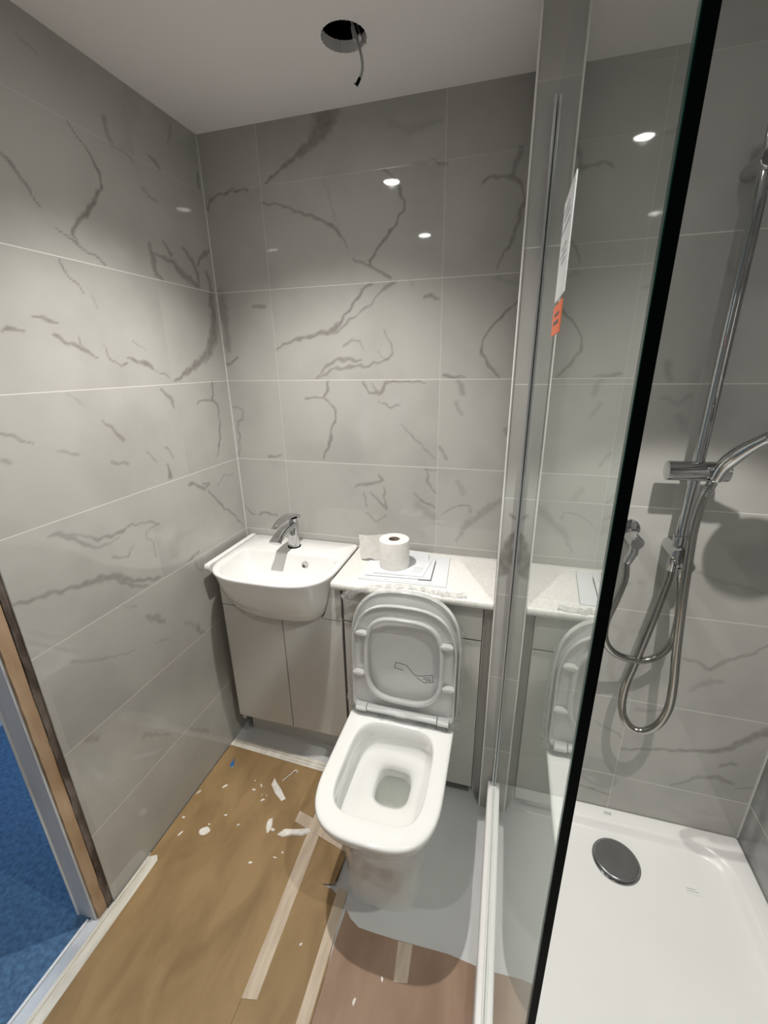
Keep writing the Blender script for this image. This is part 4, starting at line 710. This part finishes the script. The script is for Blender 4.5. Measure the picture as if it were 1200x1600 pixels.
b = MB(); b.tube([(1.412, -.372, 1.300), (1.414, -.372, 1.300), (1.535, -.372, 1.302), (1.537, -.372, 1.302)], [.0190, .0225, .0225, .0190], 32); b.build('slider', M['chrome'], t, angle=50)
# handset held by the slider
t = thing('shower_handset', 'chrome shower handset held in the rail slider, its head beyond the right edge', 'shower head', (1.515, -.40, 1.31))
hp = spline([(1.505, -.395, 1.288), (1.512, -.405, 1.325), (1.524, -.430, 1.357), (1.542, -.455, 1.386), (1.560, -.480, 1.410)], 6)
MB().tube(hp, [.0120+.0045*math.sin(math.pi*min(1, i/18)) for i in range(len(hp))], 24).build('handle', M['chrome'], t, angle=60)
hc_ = Vector((1.582, -.532, 1.422)); nrm = Vector((0.12, -.40, -.91)).normalized(); u_ = nrm.orthogonal().normalized(); v_ = nrm.cross(u_)
def hring(q, d): return [hc_+nrm*d+(u_*math.cos(a)+v_*math.sin(a))*q for a in [2*math.pi*k/48 for k in range(48)]]
MB().loft([hring(.02, -.022), hring(.045, -.018), hring(.062, -.010), hring(.068, .0), hring(.068, .008), hring(.064, .010)]).build('head', M['chrome'], t, angle=50)
MB().loft([hring(.062, .0101), hring(.060, .013), hring(.02, .0135)]).build('spray_face', M['black'], t)
# wall outlet
t = thing('wall_outlet', 'round chrome hose outlet elbow on the shower wall beside the glass edge', 'wall outlet', (1.378, YS, 1.118))
MB().loft(ycyl(1.374, 1.128, .0265, YS, -.318)).build('wall_plate', M['chrome'], t, angle=50)
b = MB(); b.loft(ycyl(1.378, 1.116, .0165, -.315, -.388)); b.tube([(1.379, -.372, 1.112), (1.377, -.372, 1.082)], [.0115, .0115], 20); b.build('elbow', M['chrome'], t, angle=50)
# hoses
def hose(pts, label, r=.0088):
    P = resample(spline(pts, 12), .0030)
    t = thing('shower_hose', label, 'shower hose', pts[0], 'chrome shower hoses')
    MB().tube(P, r, 12, ribs=.11).build('ribbed_tube', M['darkchrome'], t, angle=180)
    for a, b_ in ((P[0], P[12]), (P[-1], P[-13])): MB().tube([a, a.lerp(b_, .9), b_], [.0105, .0105, .0085], 20).build('end_nut', M['chrome'], t, angle=50)
hose([(1.379, -.372, 1.09), (1.366, -0.375, 1.06), (1.364, -0.392, 1.02), (1.349, -0.405, 0.96), (1.335, -0.41, 0.9), (1.34, -0.408, 0.845), (1.368, -0.398, 0.804), (1.408, -0.385, 0.782), (1.45, -0.375, 0.776), (1.486, -0.37, 0.796), (1.507, -0.37, 0.84), (1.508, -0.372, 0.908), (1.501, -0.375, 0.975), (1.492, -0.378, 1.03), (1.490, -.378, 1.06)],
     'chrome shower hose looping from the wall outlet to the foot of the rail', .0086)
hose([(1.469, -0.365, 1.078), (1.47, -0.365, 1.029), (1.463, -0.367, 0.974), (1.453, -0.37, 0.902), (1.442, -0.372, 0.828), (1.43, -0.376, 0.756), (1.419, -0.38, 0.693), (1.418, -0.385, 0.63), (1.427, -0.395, 0.592), (1.449, -0.405, 0.57), (1.478, -0.412, 0.576), (1.505, -0.415, 0.613), (1.518, -0.415, 0.671), (1.515, -0.415, 0.744), (1.507, -0.413, 0.821), (1.499, -0.41, 0.913), (1.492, -0.408, 1.001), (1.487, -0.405, 1.085), (1.483, -0.402, 1.166), (1.486, -0.4, 1.228), (1.494, -0.398, 1.266), (1.502, -0.395, 1.285)],
     'longer chrome shower hose hanging from the rail foot and rising to the handset', .0098)
